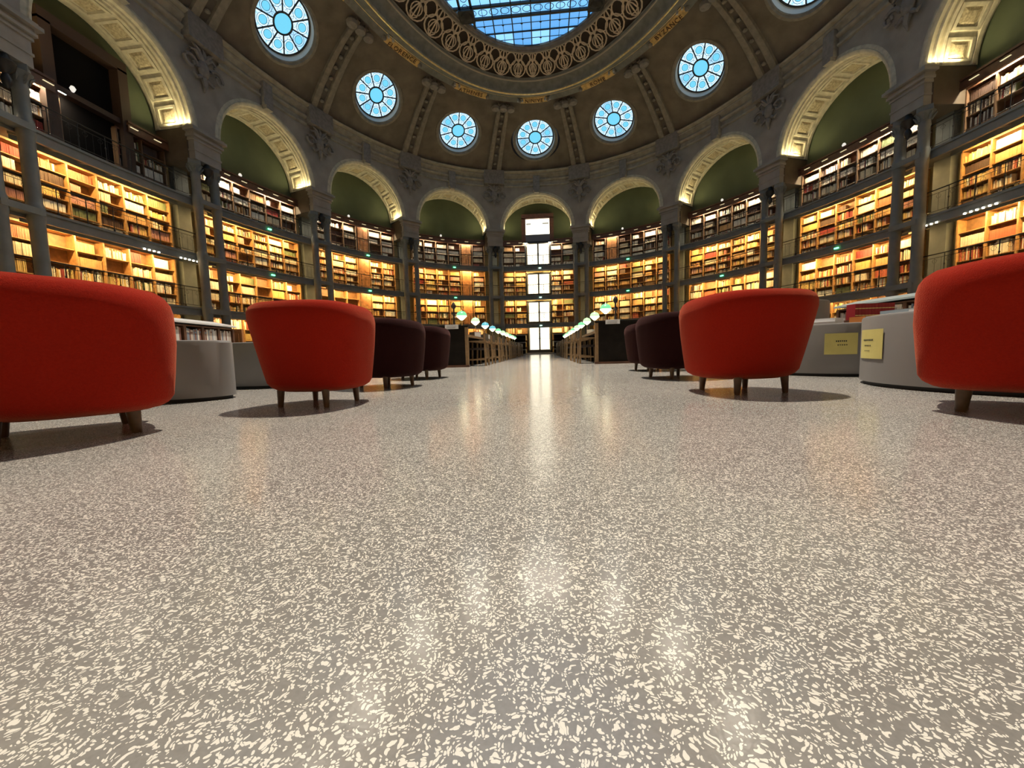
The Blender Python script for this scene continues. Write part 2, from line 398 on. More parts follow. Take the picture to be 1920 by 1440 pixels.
obj('ceiling', cm, M_DOME, kind='structure', smooth=True)

wi = 0
for n in (0, -1, 1, -2, 2, -3, 3, -4, 4, -5, 5):
    c, ex, ey = WINF[n]; nz = ex.cross(ey).normalized()
    if nz.z < 0: nz = -nz
    wi += 1
    t = thing('window_%d' % wi, tuple(c), 'round stained-glass dome window over the ' + bayname(n), None, kind='structure')
    def P(r, a, h): return tuple(c + ex*math.cos(a)*r + ey*math.sin(a)*r + nz*h)
    # stone surround and pale reveal
    mb = MB(); pr = [(OR*1.24, -0.02), (OR*1.22, -0.12), (OR*1.12, -0.13), (OR*1.09, -0.05), (OR*1.07, -0.05), (OR*1.05, 0.05)]
    mb.grid(lambda u, v: P(pr[int(round(v*5))][0], u*2*PI, pr[int(round(v*5))][1]), 48, 5, True)
    obj('surround', mb, M_RIB, t, smooth=True)
    mb = MB(); mb.grid(lambda u, v: P(OR*(1.0+0.55*v), u*2*PI, 0.36), 48, 1, True); mb.grid(lambda u, v: P(OR*1.22, u*2*PI, -0.02+0.4*v), 48, 1, True)
    obj('backing', mb, M_DOME, t)
    mb = MB(); mb.grid(lambda u, v: P(OR*(1.055-0.05*v), u*2*PI, 0.0+0.34*v), 48, 1, True)
    obj('reveal', mb, mat('white_reveal', (0.62, 0.66, 0.70), 0.6), t, smooth=True)
    ZG = 0.30; RC = OR*0.34; NP = 10; off = (n*0.21) % 1
    # spokes and hub ring
    mb = MB()
    mb.tube([P(RC, 2*PI*k/32, ZG-0.02) for k in range(32)], 0.05, 5, True)
    mb.tube([P(OR*0.99, 2*PI*k/48, ZG-0.02) for k in range(48)], 0.05, 5, True)
    obj('frame_ring', mb, M_DARKMET, t)
    for k in range(NP):
        a = 2*PI*(k+off)/NP; mb = MB(); mb.tube([P(RC, a, ZG-0.02), P(OR, a, ZG-0.03)], 0.038, 5); obj('glazing_bar', mb, M_DARKMET, t)
    mb = MB(); mb.add([P(0, 0, ZG)] + [P(RC, 2*PI*k/28, ZG) for k in range(28)], [(0, k+1, (k+1) % 28+1) for k in range(28)])
    obj('hub_pane', mb, M_OCC, t)
    for k in range(NP):
        a0 = 2*PI*(k+off)/NP; a1 = a0+2*PI/NP; am = (a0+a1)/2
        mb = MB(); mb.grid(lambda u, v: P(RC+(OR-RC)*v, a0+(a1-a0)*u, ZG), 6, 1)
        pane = obj('pane', mb, M_OCW if (k*7+n) % 5 else M_OCB, t)
        if abs(n) > 4: continue
        # leaded medallion, its ring and small side jewels
        rm = OR*0.145; cx = OR*0.70
        def Q(dx, dy, h): 
            return tuple(c + (ex*math.cos(am)+ey*math.sin(am))*(cx+dx) + (-ex*math.sin(am)+ey*math.cos(am))*dy + nz*h)
        mb = MB(); mb.add([Q(0, 0, ZG-0.012)] + [Q(rm*math.cos(2*PI*j/16), rm*math.sin(2*PI*j/16), ZG-0.012) for j in range(16)], [(0, j+1, (j+1) % 16+1) for j in range(16)])
        obj('medallion', mb, M_OCC, pane)
        mb = MB()
        for ra in (rm, rm*1.45):
            mb.tube([Q(ra*math.cos(2*PI*j/14), ra*math.sin(2*PI*j/14), ZG-0.02) for j in range(14)], 0.011, 4, True)
        mb.tube([Q(-OR*.30, -OR*.05, ZG-0.02), Q(-rm*1.45, 0, ZG-0.02), Q(-OR*.30, OR*.05, ZG-0.02)], 0.010, 4)
        obj('leading', mb, mat('grey_lead', (0.05, 0.12, 0.2), 0.5), pane)
        mb = MB()
        for sy in (-1, 1):
            for (dx, dy, rr) in ((OR*.20, OR*.16, OR*.045), (-OR*.17, OR*.085, OR*.035)):
                mb.add([Q(dx+rr*math.cos(2*PI*j/8), sy*dy+rr*math.sin(2*PI*j/8), ZG-0.012) for j in range(8)], [tuple(range(8))])
        obj('jewel', mb, M_OCB, pane)

# double ribs rising over each pier
for i, k in enumerate(np.arange(-7.5, 8.5)):
    k = float(k)
    if abs(k) > 5.6: continue
    p0 = S(k, 0.3)
    t = thing('dome_rib', p0, 'paired moulded dome ribs rising above the ' + piername(k), None, kind='structure')
    for sg in (-1, 1):
        mb = MB()
        def fr(u, v):
            d = 0.05+4.95*u; q = int(round(v*5)); ww = 0.20*(1-0.35*u)
            a = sg*0.40*(1-0.3*u) + [-1, -0.9, -0.35, 0.35, 0.9, 1][q]*ww
            h = [-0.02, 0.16, 0.20, 0.20, 0.16, -0.02][q]
            P = Vector(S(k, d)); P2 = Vector(S(k+0.01, d)); tx = (P2-P).normalized(); P3 = Vector(S(k, d+0.01)); nn = tx.cross(P3-P).normalized()
            if nn.z > 0: nn = -nn
            return tuple(P + tx*a + nn*h)
        mb.grid(fr, 14, 5); obj('rib', mb, M_RIB, t, smooth=True)
    # carved drops between the ribs and a cartouche where they meet the ring
    for j in range(7):
        mb = MB(); d = 0.7+0.55*j; P = Vector(S(k, d)); mb.lathe((P.x, P.y, P.z-0.12), [(0.02, -0.08), (0.11, -0.04), (0.13, 0.02), (0.05, 0.1)], 8)
        obj('husk', mb, M_RIB, t)
    P = Vector(S(k, 4.75)); mb = MB(); rz = rotz(k)
    for dx in (-0.55, 0.55, 0): mb.lathe((P.x+dx*math.cos(rz), P.y+dx*math.sin(rz), P.z-0.28), [(0.05, -0.18), (0.26, -0.1), (0.3, 0.05), (0.18, 0.2), (0.1, 0.35)], 10)
    obj('cartouche', mb, M_STONE_D, t, smooth=True)

# ------------------------------------------------------------------ crown ring: plaques, gilded mouldings, lace frieze
mb = ring_sweep([(4.85, 18.15), (4.95, 17.88), (5.02, 17.86), (5.12, 17.80)], G); obj('trim_22', mb, M_RIB, kind='structure', smooth=True)
mb = ring_sweep([(5.12, 17.80), (5.46, 17.93), (5.50, 17.98), (5.54, 17.92), (6.15, 17.74), (6.18, 17.66)], G); obj('trim_23', mb, M_COVE, kind='structure')
mb = MB(); mb.tube([G(i/10, 6.22, 17.66) for i in range(160)], 0.05, 6, True); mb.tube([G(i/10, 5.50, 17.96) for i in range(160)], 0.03, 6, True)
obj('trim_24', mb, M_GOLD, kind='structure', smooth=True)
mb = ring_sweep([(6.26, 17.66), (6.34, 17.68), (6.36, 17.74), (6.42, 17.90), (6.55, 18.02), (6.72, 18.10), (6.86, 18.12), (6.88, 18.06), (6.98, 18.05), (7.02, 18.14), (7.08, 18.16)], G)
obj('trim_25', mb, M_COVE, kind='structure', smooth=True)
mb = MB(); mb.tube([G(i/10, 6.95, 18.04) for i in range(160)], 0.05, 6, True); mb.tube([G(i/10, 8.70, 18.52) for i in range(160)], 0.05, 6, True)
obj('trim_26', mb, mat('pale_stone_bead', (0.42, 0.37, 0.29), 0.8), kind='structure', smooth=True)
mb = ring_sweep([(6.98, 18.10), (7.05, 18.28), (8.7, 18.72), (8.75, 18.5)], G); obj('trim_27', mb, mat('frieze_dark_ground', (0.05, 0.035, 0.025), 0.8), kind='structure', smooth=True)
mb = ring_sweep([(8.66, 18.58), (8.72, 18.50), (8.80, 18.50), (8.83, 18.56), (8.90, 18.57), (8.93, 18.64), (8.99, 18.66), (9.02, 18.95)], G)
obj('trim_28', mb, M_RIB, kind='structure', smooth=True)
# lace frieze: interlaced rings, every rosette its own piece
fz = thing('trim_29', (0, 0, 18.3), 'openwork frieze of interlaced rings round the skylight', None, kind='structure')
NR = 52
def LP(s, v, h=0.0):      # v 0..1 across the frieze
    d = 7.12+1.62*v; p = G(s, d, 18.16+0.42*v); return (p[0], p[1], p[2]-h)
for i in range(NR):
    s0 = 16.0*i/NR; ws = 16.0/NR
    if G(s0, 7.9, 0)[1] < -9: continue
    mb = MB()
    for (cu, cv, ru, rv, rr) in ((0, .36, .46, .34, .045), (0, .36, .26, .2, .035), (.5, .70, .30, .24, .04), (0, .82, .2, .13, .035)):
        mb.tube([LP(s0+(cu+ru*math.cos(2*PI*j/14))*ws, cv+rv*math.sin(2*PI*j/14), 0.02) for j in range(14)], rr, 4, True)
    for sg in (-1, 1):
        mb.tube([LP(s0+sg*ws*a, b, 0.03) for a, b in ((0, .02), (.18, .18), (.12, .42), (0, .6), (.2, .78), (.42, .98))], 0.04, 4)
    mb.tube([LP(s0, b, 0.03) for b in (.05, .95)], 0.04, 4)
    obj('rosette', mb, M_LACE, fz)
# gold name plaques and the pairs of small projectors above them
NAMES = {0: 'NINIVE', -1: 'ATHENES', 1: 'ROME', -2: 'FLORENCE', 2: 'BYZANCE', -3: 'CARTHAGE', 3: 'BERLIN'}
for n in range(-4, 5):
    x, y, z = G(n, 5.15, 17.85)
    t = thing('name_plaque', (x, y, z), 'gilded name plaque on the crown ring over the ' + bayname(n), 'plaque', 'gilded plaques round the crown ring')
    mb = MB()
    def fp(u, v):
        s = n-0.235+0.47*u; d, zz = [(5.06, 17.86), (5.08, 17.76), (5.44, 17.89), (5.46, 17.95)][int(round(v*3))]; return G(s, d, zz)
    mb.grid(fp, 12, 3); obj('board', mb, M_GOLDP, t)
    for sg in (-1, 1):
        mb = MB(); p = G(n+sg*0.25, 5.26, 17.80); mb.lathe(p, [(0.02, -0.1), (0.1, -0.08), (0.14, 0.0), (0.1, 0.1)], 8)
        obj('scroll', mb, M_STONE_D, t)
    if n in NAMES:
        cu_ = bpy.data.curves.new('lettering', 'FONT'); cu_.body = NAMES[n]; cu_.size = 0.36; cu_.extrude = 0.012; cu_.align_x = 'CENTER'; cu_.align_y = 'CENTER'
        cu_.space_character = 1.15
        o = bpy.data.objects.new('lettering', cu_); COL.objects.link(o); o.data.materials.append(mat('brown_letter', (0.09, 0.04, 0.015), 0.6))
        e1 = (Vector(G(n+0.01, 5.27, 0))-Vector(G(n-0.01, 5.27, 0))).normalized()
        e2 = (Vector(G(n, 5.44, 17.89))-Vector(G(n, 5.08, 17.76))).normalized(); e3 = e1.cross(e2)
        # read from below: x to the right as seen from inside, glyph tops towards the crown
        sgn = 1
        pos = Vector(G(n, 5.26, 17.80)) + (e3 if e3.z < 0 else -e3)*0.012
        M = Matrix.Identity(4)
        X = e1; Y = e2; Z = X.cross(Y)
        if Z.z > 0: X = -X; Z = X.cross(Y)
        for r in range(3): M[r][0] = X[r]; M[r][1] = Y[r]; M[r][2] = Z[r]; M[r][3] = pos[r]
        bpy.context.view_layer.update()
        me = bpy.data.meshes.new_from_object(o.evaluated_get(bpy.context.evaluated_depsgraph_get())); bpy.data.objects.remove(o)
        o = bpy.data.objects.new('lettering', me); COL.objects.link(o)
        if not me.materials: me.materials.append(MATS['brown_letter'])
        o.parent = t; o.matrix_local = Matrix.Translation(-Vector(t.location)) @ M
SPOTS = []
for j, sk in enumerate([-4.25, -3.25, -2.25, -1.25, -0.25, 0.25, 1.25, 2.25, 3.25, 4.25]):
    x, y, z = G(sk, 5.85, 17.62)
    side = 'left' if sk < 0 else 'right'
    t = thing('projector', (x, y, z), 'pair of small projectors on the crown ledge, %s pair %s of its middle' % (ORD[int(abs(sk))+1], side), 'spotlight', 'small projectors on the crown ledge')
    for da in (-0.16, 0.16):
        rz = rotz(sk); cx, cy = x+da*math.cos(rz), y+da*math.sin(rz); mb = MB()
        mb.lathe((cx, cy, z-0.12), [(0.05, -0.10), (0.065, -0.09), (0.06, 0.05), (0.02, 0.12)], 10)
        obj('housing', mb, mat('pale_grey_metal', (0.45, 0.45, 0.43), 0.4, metal=0.5), t)
    mb = MB(); mb.tube([(x-0.16*math.cos(rz), y-0.16*math.sin(rz), z), (x+0.16*math.cos(rz), y+0.16*math.sin(rz), z)], 0.02, 5)
    obj('bracket', mb, M_DARKMET, t)
    tgt = (x*0.5, -8.0, 0)
    add_light('SPOT', 'projector_light', (x, y, z-0.32), E_SPOT, C_SPOT, tgt, spot_size=math.radians(100), spot_blend=0.6, shadow_soft_size=0.15)

t = thing('projector', (0, -5.9, 18.68), 'large projector hung under the near half of the skylight', 'spotlight', None)
mb = MB(); mb.lathe((0, -5.9, 18.30), [(0.30, 0), (0.34, 0.02), (0.30, 0.16), (0.12, 0.26)], 20); obj('housing', mb, M_DARKMET, t)
mb = MB(); mb.tube([(0, -5.9, 18.5), (0, -5.9, 18.70)], 0.03, 6); obj('bracket', mb, M_DARKMET, t)
add_light('SPOT', 'skylight_projector', (0, -5.9, 18.24), E_MAIN, C_SPOT, (0, -10.5, 0), spot_size=math.radians(92), spot_blend=0.75, shadow_soft_size=0.30)

# ------------------------------------------------------------------ skylight
sk = thing('window_12', (0, 0, 18.85), 'oval iron and glass skylight at the top of the dome', None, kind='structure')
BX, AY, ZS = B-8.90, A-8.90, 18.74
def in_el(x, y, k=1.0): return (x/(BX*k))**2+(y/(AY*k))**2 <= 1
def clip_poly(poly):
    NE = 64; out = poly
    for i in range(NE):
        a = 2*PI*i/NE; b = 2*PI*(i+1)/NE
        p = (BX*math.cos(a), AY*math.sin(a)); q = (BX*math.cos(b), AY*math.sin(b)); ex, ey = q[0]-p[0], q[1]-p[1]
        ins = lambda r: ex*(r[1]-p[1])-ey*(r[0]-p[0]) >= 0
        new = []
        for j in range(len(out)):
            c, d = out[j], out[(j+1) % len(out)]; ci, di = ins(c), ins(d)
            if ci: new.append(c)
            if ci != di:
                den = ex*(d[1]-c[1])-ey*(d[0]-c[0]); tt = -(ex*(c[1]-p[1])-ey*(c[0]-p[0]))/den if abs(den) > 1e-12 else 0
                new.append((c[0]+tt*(d[0]-c[0]), c[1]+tt*(d[1]-c[1])))
        out = new
        if len(out) < 3: return []
    return out
xs = [-6.0, -4.9, -3.80, -3.18, -2.12, -1.06, 0.0, 1.06, 2.12, 3.18, 3.80, 4.9, 6.0]
ys = [-11, -9.9, -8.8, -8.05, -6.9, -5.75, -4.6, -3.45, -2.3, -1.15, 0, 1.15, 2.3, 3.45, 4.6, 5.75, 6.9, 8.05, 8.8, 9.9, 11]
for i in range(len(xs)-1):
    for j in range(len(ys)-1):
        poly = clip_poly([(xs[i], ys[j]), (xs[i+1], ys[j]), (xs[i+1], ys[j+1]), (xs[i], ys[j+1])])
        if len(poly) < 3: continue
        mb = MB(); mb.add([(x, y, ZS+0.03) for x, y in poly] + [(x, y, ZS+0.05) for x, y in poly], [tuple(range(len(poly)-1, -1, -1)), tuple(range(len(poly), 2*len(poly)))])
        obj('pane', mb, M_SKY[(i*3+j*5+(i*j) % 2) % 3], sk)
def chord_y(x): return AY*math.sqrt(max(0, 1-(x/BX)**2))
def chord_x(y): return BX*math.sqrt(max(0, 1-(y/AY)**2))
for i, x in enumerate(xs):
    L = chord_y(x)
    if L < 0.3: continue
    heavy = x in (-3.80, -3.18, 3.18, 3.80); mb = MB(); mb.box((x, 0, ZS-0.02), (0.12 if heavy else 0.06, 2*L, 0.12 if heavy else 0.06)); obj('glazing_bar', mb, M_DARKMET, sk)
for j, y in enumerate(ys):
    L = chord_x(y)
    if L < 0.3: continue
    heavy = abs(y) in (8.05, 8.8); mb = MB(); mb.box((0, y, ZS-0.02), (2*L, 0.14 if heavy else 0.06, 0.12 if heavy else 0.06)); obj('glazing_bar', mb, M_DARKMET, sk)
mb = MB()
for i in range(len(xs)-1):
    if xs[i+1]-xs[i] < 0.8: continue
    x = (xs[i]+xs[i+1])/2; L = chord_y(x)
    if L > .3: mb.box((x, 0, ZS), (0.025, 2*L, 0.025))
for j in range(len(ys)-1):
    if ys[j+1]-ys[j] < 1: continue
    y = (ys[j]+ys[j+1])/2; L = chord_x(y)
    if L > .3: mb.box((0, y, ZS), (2*L, 0.025, 0.025))
    for i in range(len(xs)-1):
        x = (xs[i]+xs[i+1])/2
        if in_el(x, y, .97): mb.lathe((x, y, ZS-0.03), [(0.02, -0.03), (0.07, 0), (0.02, 0.03)], 6)
obj('fine_bars', mb, M_DARKMET, sk, kind='stuff')
mb = MB()
for x in (-3.49, 3.49):      # scrolled ornament in the double bars
    y = -8.2
    while y < 8.4:
        if in_el(x, y, .96): mb.tube([(x+0.17*math.cos(2*PI*q/10), y+0.22*math.sin(2*PI*q/10), ZS-0.02) for q in range(10)], 0.02, 4, True)
        y += 0.58
for y in (-8.42, 8.42):
    x = -3.2
    while x < 3.3:
        mb.tube([(x+0.24*math.cos(2*PI*q/10), y+0.2*math.sin(2*PI*q/10), ZS-0.02) for q in range(10)], 0.02, 4, True); x += 0.6
obj('scroll_ornament', mb, mat('pale_blue_iron', (0.10, 0.16, 0.24), 0.5), sk, kind='stuff')
mb = MB()
for sx in (-1, 1):
    for sy in (-1, 1):
        mb.box((sx*3.49, sy*8.42, ZS-0.1), (0.85, 0.85, 0.18)); mb.lathe((sx*3.49, sy*8.42, ZS-0.2), [(0.05, -0.12), (0.3, -0.05), (0.4, 0.06)], 12)
obj('corner_boss', mb, M_DARKMET, sk)

# ------------------------------------------------------------------ piers: impost block on two slim columns
GZ = (2.72, 5.17, 7.68)       # gallery floors
FH = 0.34                     # fascia height
PIERS = [k/2 for k in range(-11, 12, 2)]
for k in PIERS:
    x, y, z = F(k, 0.3, 0)
    t = thing('pier', (x, y, 0), 'grey twin-column pier with moulded impost, ' + piername(k), 'pier', 'paired-column piers round the room')
    mb = MB(); hw = WP*BAY
    mb.fbox(k, 0.03, 0.36, 9.30, 10.10, 2*hw-0.10)
    mb.fbox(k, 0.00, 0.36, 9.66, 9.74, 2*hw-0.04)
    mb.fbox(k, -0.02, 0.36, 10.10, 10.18, 2*hw)
    mb.fbox(k, -0.10, 0.36, 10.24, 10.34, 2*hw+0.10)
    mb.fbox(k, 0.0, 0.36, 10.16, 10.26, 2*hw-0.02)
    mb.fbox(k, -0.04, 0.36, 10.34, 10.46, 2*hw+0.04)
    mb.fbox(k, -0.20, 0.36, 10.46, 10.58, 2*hw+0.30)
    mb.fbox(k, -0.12, 0.36, 10.58, 10.66, 2*hw+0.16)
    obj('impost_block', mb, M_STONE, t); mb = MB()
    mb.fbox(k, 0.34, 1.94, 9.28, 10.64, 2*hw+0.02); obj('rear_beam', mb, M_PIERSIDE, t)
    fx, fy, tx, ty = frame(k)
    for sg in (-1, 1):
        cx, cy = fx - ty*0.32 + tx*sg*0.46, fy + tx*0.32 + ty*sg*0.46
        mb = MB()
        prof = [(0.27, 0), (0.27, 0.30), (0.24, 0.34), (0.22, 0.40), (0.25, 0.46), (0.20, 0.55), (0.19, 2.3)]
        for g in GZ: prof += [(0.185, g-0.5), (0.205, g-0.40), (0.215, g-0.30), (0.215, g+0.02), (0.195, g+0.08), (0.18, g+0.14)]
        prof += [(0.175, 8.55), (0.20, 8.62), (0.18, 8.70), (0.19, 8.85), (0.27, 9.05), (0.31, 9.10)]
        prof = [p for i, p in enumerate(prof) if not (p[1] == 2.3)]
        mb.lathe((cx, cy, 0), prof, 16); mb.lathe((cx, cy, 9.10), [(0.32, 0), (0.32, 0.2)], 4)
        col = obj('column', mb, M_CAST, t, smooth=True)
        if abs(k) < 5.4:
            mb = MB()
            for j in range(8):
                a = 2*PI*j/8; mb.tube([(cx+0.19*math.cos(a), cy+0.19*math.sin(a), 8.78), (cx+0.24*math.cos(a), cy+0.24*math.sin(a), 8.93), (cx+0.32*math.cos(a), cy+0.32*math.sin(a), 9.02)], [0.04, 0.05, 0.02], 4)
            obj('capital_leaves', mb, M_CAST, col)
    # dark cartouche hanging between the column heads
    cx, cy = fx - ty*0.15, fy + tx*0.15; mb = MB()
    mb.lathe((cx, cy, 8.35), [(0.02, 0), (0.09, 0.10), (0.13, 0.25), (0.07, 0.40), (0.20, 0.55), (0.24, 0.72), (0.12, 0.86), (0.10, 0.95)], 10)
    obj('hanging_ornament', mb, M_DARKMET, t, smooth=True)
    mb = MB(); mb.fbox(k, 1.62, 1.94, 0.0, 9.28, 0.62); mb.fbox(k, 1.58, 1.94, 0.0, 0.35, 0.70); obj('rear_pilaster', mb, M_CAST, t)
    for g in GZ: mb = MB(); mb.fbox(k, 0.10, 0.50, g-0.26, g-0.06, 1.1); obj('bridge_beam', mb, M_CAST, t)

# carved cartouche on each spandrel
def ornament_mesh():
    mb = MB(); n = 9
    mb.lathe((0, -0.10, 0.05), [(0.02, -0.34), (0.16, -0.26), (0.22, -0.05), (0.20, 0.15), (0.12, 0.30), (0.03, 0.36)], 10, sy=0.6)
    for sg in (-1, 1):
        sp = [(sg*(0.22+0.40*q), -0.10, 0.0+0.34*math.sin(q*2.6)) for q in np.linspace(0, 1, 7)]
        c = (sg*0.52, -0.12, 0.0)
        sp = [(c[0]+sg*0.30*(1-q*0.75)*math.cos(PI-q*7.0), -0.12-0.08*q, c[2]+0.30*(1-q*0.75)*math.sin(PI-q*7.0)) for q in np.linspace(0, 1, 16)]
        mb.tube(sp, [0.07-0.02*i/15 for i in range(16)], 6)
        mb.tube([(sg*0.1, -0.1, 0.35), (sg*0.30, -0.16, 0.55), (sg*0.48, -0.12, 0.48), (sg*0.44, -0.1, 0.36)], [0.08, 0.07, 0.05, 0.03], 6)
        mb.tube([(sg*0.12, -0.1, -0.25), (sg*0.32, -0.14, -0.40), (sg*0.40, -0.1, -0.28)], [0.08, 0.06, 0.03], 6)
    for a in (-0.5, 0, 0.5): mb.tube([(0, -0.1, 0.3), (a*0.4, -0.18, 0.6), (a*0.9, -0.12, 0.82)], [0.09, 0.07, 0.02], 6)
    mb.tube([(0, -0.1, -0.3), (0, -0.14, -0.55), (0, -0.06, -0.78)], [0.12, 0.08, 0.02], 6)
    return mesh('cartouche', mb, M_STONE_D, True, auto=0.9)
om = ornament_mesh()
for k in PIERS:
    o = bpy.data.objects.new('carved_cartouche', om); COL.objects.link(o); o.location = F(k, 0.0, 13.35); o.rotation_euler = (0, 0, rotz(k)); o.scale = (1.25, 1.2, 1.2)
    tag(o, 'carved stone scroll cartouche on the wall above the ' + piername(k), 'carving', 'carved cartouches between the arches')

# uplights at the arch springs
for k in PIERS:
    for sg in (-1, 1):
        if abs(k+sg*0.5) > 5.1: continue
        s = k + sg*(WP+0.035)
        p = F(k+sg*(WP+0.026), 0.62, ZI+0.05); q = F(k+sg*(WP+0.075), 0.62, ZI+1.6)
        l = add_light('AREA', 'arch_uplight', p, E_ARCH, C_ARCH, q, shape='RECTANGLE', size=1.15, size_y=0.07)
        d = (Vector(q)-Vector(p)).normalized(); fx, fy, tx, ty = frame(k); X = Vector((-ty, tx, 0)); Z = -d; X = (X - Z*X.dot(Z)).normalized(); Y = Z.cross(X)
        l.rotation_euler = Matrix(((X.x, Y.x, Z.x), (X.y, Y.y, Z.y), (X.z, Y.z, Z.z))).to_euler()

# ------------------------------------------------------------------ galleries
NB = 5
EXITS = {(-3, 2), (-3, 1), (-2, 2), (-2, 1), (-1, 2), (-1, 1), (0, 0), (0, 1), (0, 2), (1, 2), (1, 1), (2, 1), (3, 1)}
U0 = 0.101                      # bookcases start this far from the pier axis, in bays
TIER = ['ground-floor', 'first-gallery', 'second-gallery', 'top-gallery']
for n in range(-NB, NB+1):
    for gi, g in enumerate(GZ):
        x, y, z = F(n, 1.0, g)
        t = thing('gallery', (x, y, g), '%s walkway with grey fascia in the %s' % (['lowest', 'middle', 'upper'][gi], bayname(n)), 'gallery', 'walkways of the book galleries')
        mb = MB(); mb.strip(n-0.5, n+0.5, 0.62, 1.94, g-0.10, g-0.02, 12); obj('floor_slab', mb, M_CAST, t)
        mb = MB(); mb.strip(n-0.5, n+0.5, 0.52, 0.62, g-FH, g, 12); mb.strip(n-0.5, n+0.5, 0.47, 0.60, g-0.06, g+0.02, 12); mb.strip(n-0.5, n+0.5, 0.49, 0.60, g-FH-0.02, g-FH+0.06, 12)
        obj('fascia', mb, M_CAST, t)
        for c in range(7):
            s = n-0.5+U0+(1-2*U0)*c/6
            mb = MB(); fx, fy, tx, ty = frame(s)
            P = lambda a, o, z: (fx+tx*a-ty*o, fy+ty*a+tx*o, z)
            mb.add([P(-.04, .62, g-.10), P(-.04, 1.14, g-.10), P(-.04, 1.14, g-.2), P(-.04, .9, g-.25), P(-.04, .62, g-.32), P(.04, .62, g-.10), P(.04, 1.14, g-.10), P(.04, 1.14, g-.2), P(.04, .9, g-.25), P(.04, .62, g-.32)],
                   [(4, 3, 2, 1, 0), (5, 6, 7, 8, 9)] + [(i, (i+1) % 5, (i+1) % 5+5, i+5) for i in range(5)])
            obj('bracket', mb, M_CAST, t)
        mb = MB(); mb.strip(n-0.5+U0, n+0.5-U0, 1.14, 1.16, g-0.32, g-0.10, 10); obj('light_baffle', mb, M_CAST, t)
        # light fittings under the walkway
        for c in range(6):
            s = n-0.5+U0+(1-2*U0)*(c+0.5)/6
            mb = MB(); mb.fbox(s, 0.66, 0.72, g-0.20, g-0.15, 0.62); obj('light_tube', mb, M_TUBE, t)
        if gi == 1 and abs(n) == 4:
            mb = MB()
            for q in (0, 1, 2, 3, 8, 9, 10, 11, 12, 13):
                s = (n+0.08+0.36*q/13.0) if n < 0 else (n-0.44+0.36*q/13.0)
                mb.fbox(s, 0.45, 0.50, g-FH-0.03, g-FH+0.02, 0.05)
            obj('led_dots', mb, M_LEDW, t)
        # railing
        r = thing('gallery_railing', F(n, 0.58, g), 'slender dark iron railing along the %s walkway, %s' % (['lowest', 'middle', 'upper'][gi], bayname(n)), 'railing', 'iron railings of the book galleries')
        mb = MB(); mb.tube([F(n-0.5+i/14, 0.55, g+0.92) for i in range(15)], 0.022, 6); obj('handrail', mb, M_RAIL, r)
        mb = MB(); mb.tube([F(n-0.5+i/14, 0.55, g+0.78) for i in range(15)], 0.010, 4); mb.tube([F(n-0.5+i/14, 0.55, g+0.12) for i in range(15)], 0.012, 4); obj('rail', mb, M_RAIL, r)
        for c in range(8):
            s = n-0.44+0.88*c/7; mb = MB(); p = F(s, 0.55, g)
            mb.lathe(p, [(0.03, 0), (0.03, 0.10), (0.014, 0.14), (0.014, 0.45), (0.03, 0.5), (0.014, 0.55), (0.014, 0.90)], 6); obj('post', mb, M_RAIL, r)
        mb = MB()
        for c in range(28):
            s = n-0.47+0.94*c/27
            mb.tube([F(s, 0.55, g+0.12), F(s, 0.55, g+0.78)], 0.006, 4)
            if c % 2: mb.tube([F(s+0.012*math.cos(q*PI/3), 0.55, g+0.66+0.08*math.sin(q*PI/3)) for q in range(6)], 0.006, 3, True)
        obj('balusters', mb, M_RAIL, r, kind='stuff')
        # exit light at mid bay
        if (n, gi) in EXITS:
            mb = MB(); mb.fbox(n+0.02, 0.44, 0.50, g-0.22, g-0.16, 0.20)
            o = obj('exit_light', mb, M_EXIT if n else mat('white_exit_led', (0.02, 0.02, 0.02), 0.3, emis=(0.6, 1, 0.8), estr=4), None)
            tag(o, 'tiny %s light on the %s walkway fascia, %s' % ('green' if n else 'whitish', ['lowest', 'middle', 'upper'][gi], bayname(n)), 'light', 'small lights on the gallery fascias')

# ------------------------------------------------------------------ bookcases and books
TZ = [(0.0, GZ[0]-0.13, 4), (GZ[0], GZ[1]-0.13, 4), (GZ[1], GZ[2]-0.13, 5), (GZ[2], 9.80, 4)]
# per bay: which compartments hold a wooden door, per storey
DOORS = {(-1, 0): [4], (-1, 1): [4], (-1, 2): [4], (-1, 3): [4], (-2, 3): [3], (-2, 2): [3], (-2, 1): [3], (-2, 0): [3], (1, 3): [1]}
EMPTY = {(-2, 1): [0, 1, 2], (-4, 1): [1], (-3, 1): [3]}
PAL = {  # storey palettes: weights over BOOKC
    0: [(0, 5), (7, 5), (8, 3), (1, 3), (2, 1), (4, 2), (10, 1)],
    1: [(0, 6), (8, 5), (7, 4), (1, 3), (3, 2), (4, 1), (2, 1), (5, 1)],
    2: [(1, 4), (0, 5), (8, 5), (3, 2), (10, 2), (2, 1), (7, 3), (4, 2), (5, 1)],
    3: [(0, 6), (7, 6), (1, 1), (4, 2), (2, 1), (5, 1)]}
def pick(pal):
    tot = sum(b for a, b in pal); r = rnd.random()*tot
    for a, b in pal:
        r -= b
        if r <= 0: return a
    return pal[-1][0]
OB0, OB1 = 1.62, 1.95
BOOKS = []      # (corners8, material, n, tier, compartment, row, rows, index, px area)
CHAIR_RECTS = [(-10, 505, 330, 800), (462, 565, 700, 740), (690, 598, 800, 720), (1268, 540, 1538, 720), (1715, 455, 1930, 740), (1600, 590, 1800, 740), (270, 640, 450, 750), (1490, 565, 1600, 700)]
def hidden(x, y): return any(a < x < c and b < y < d for a, b, c, d in CHAIR_RECTS)
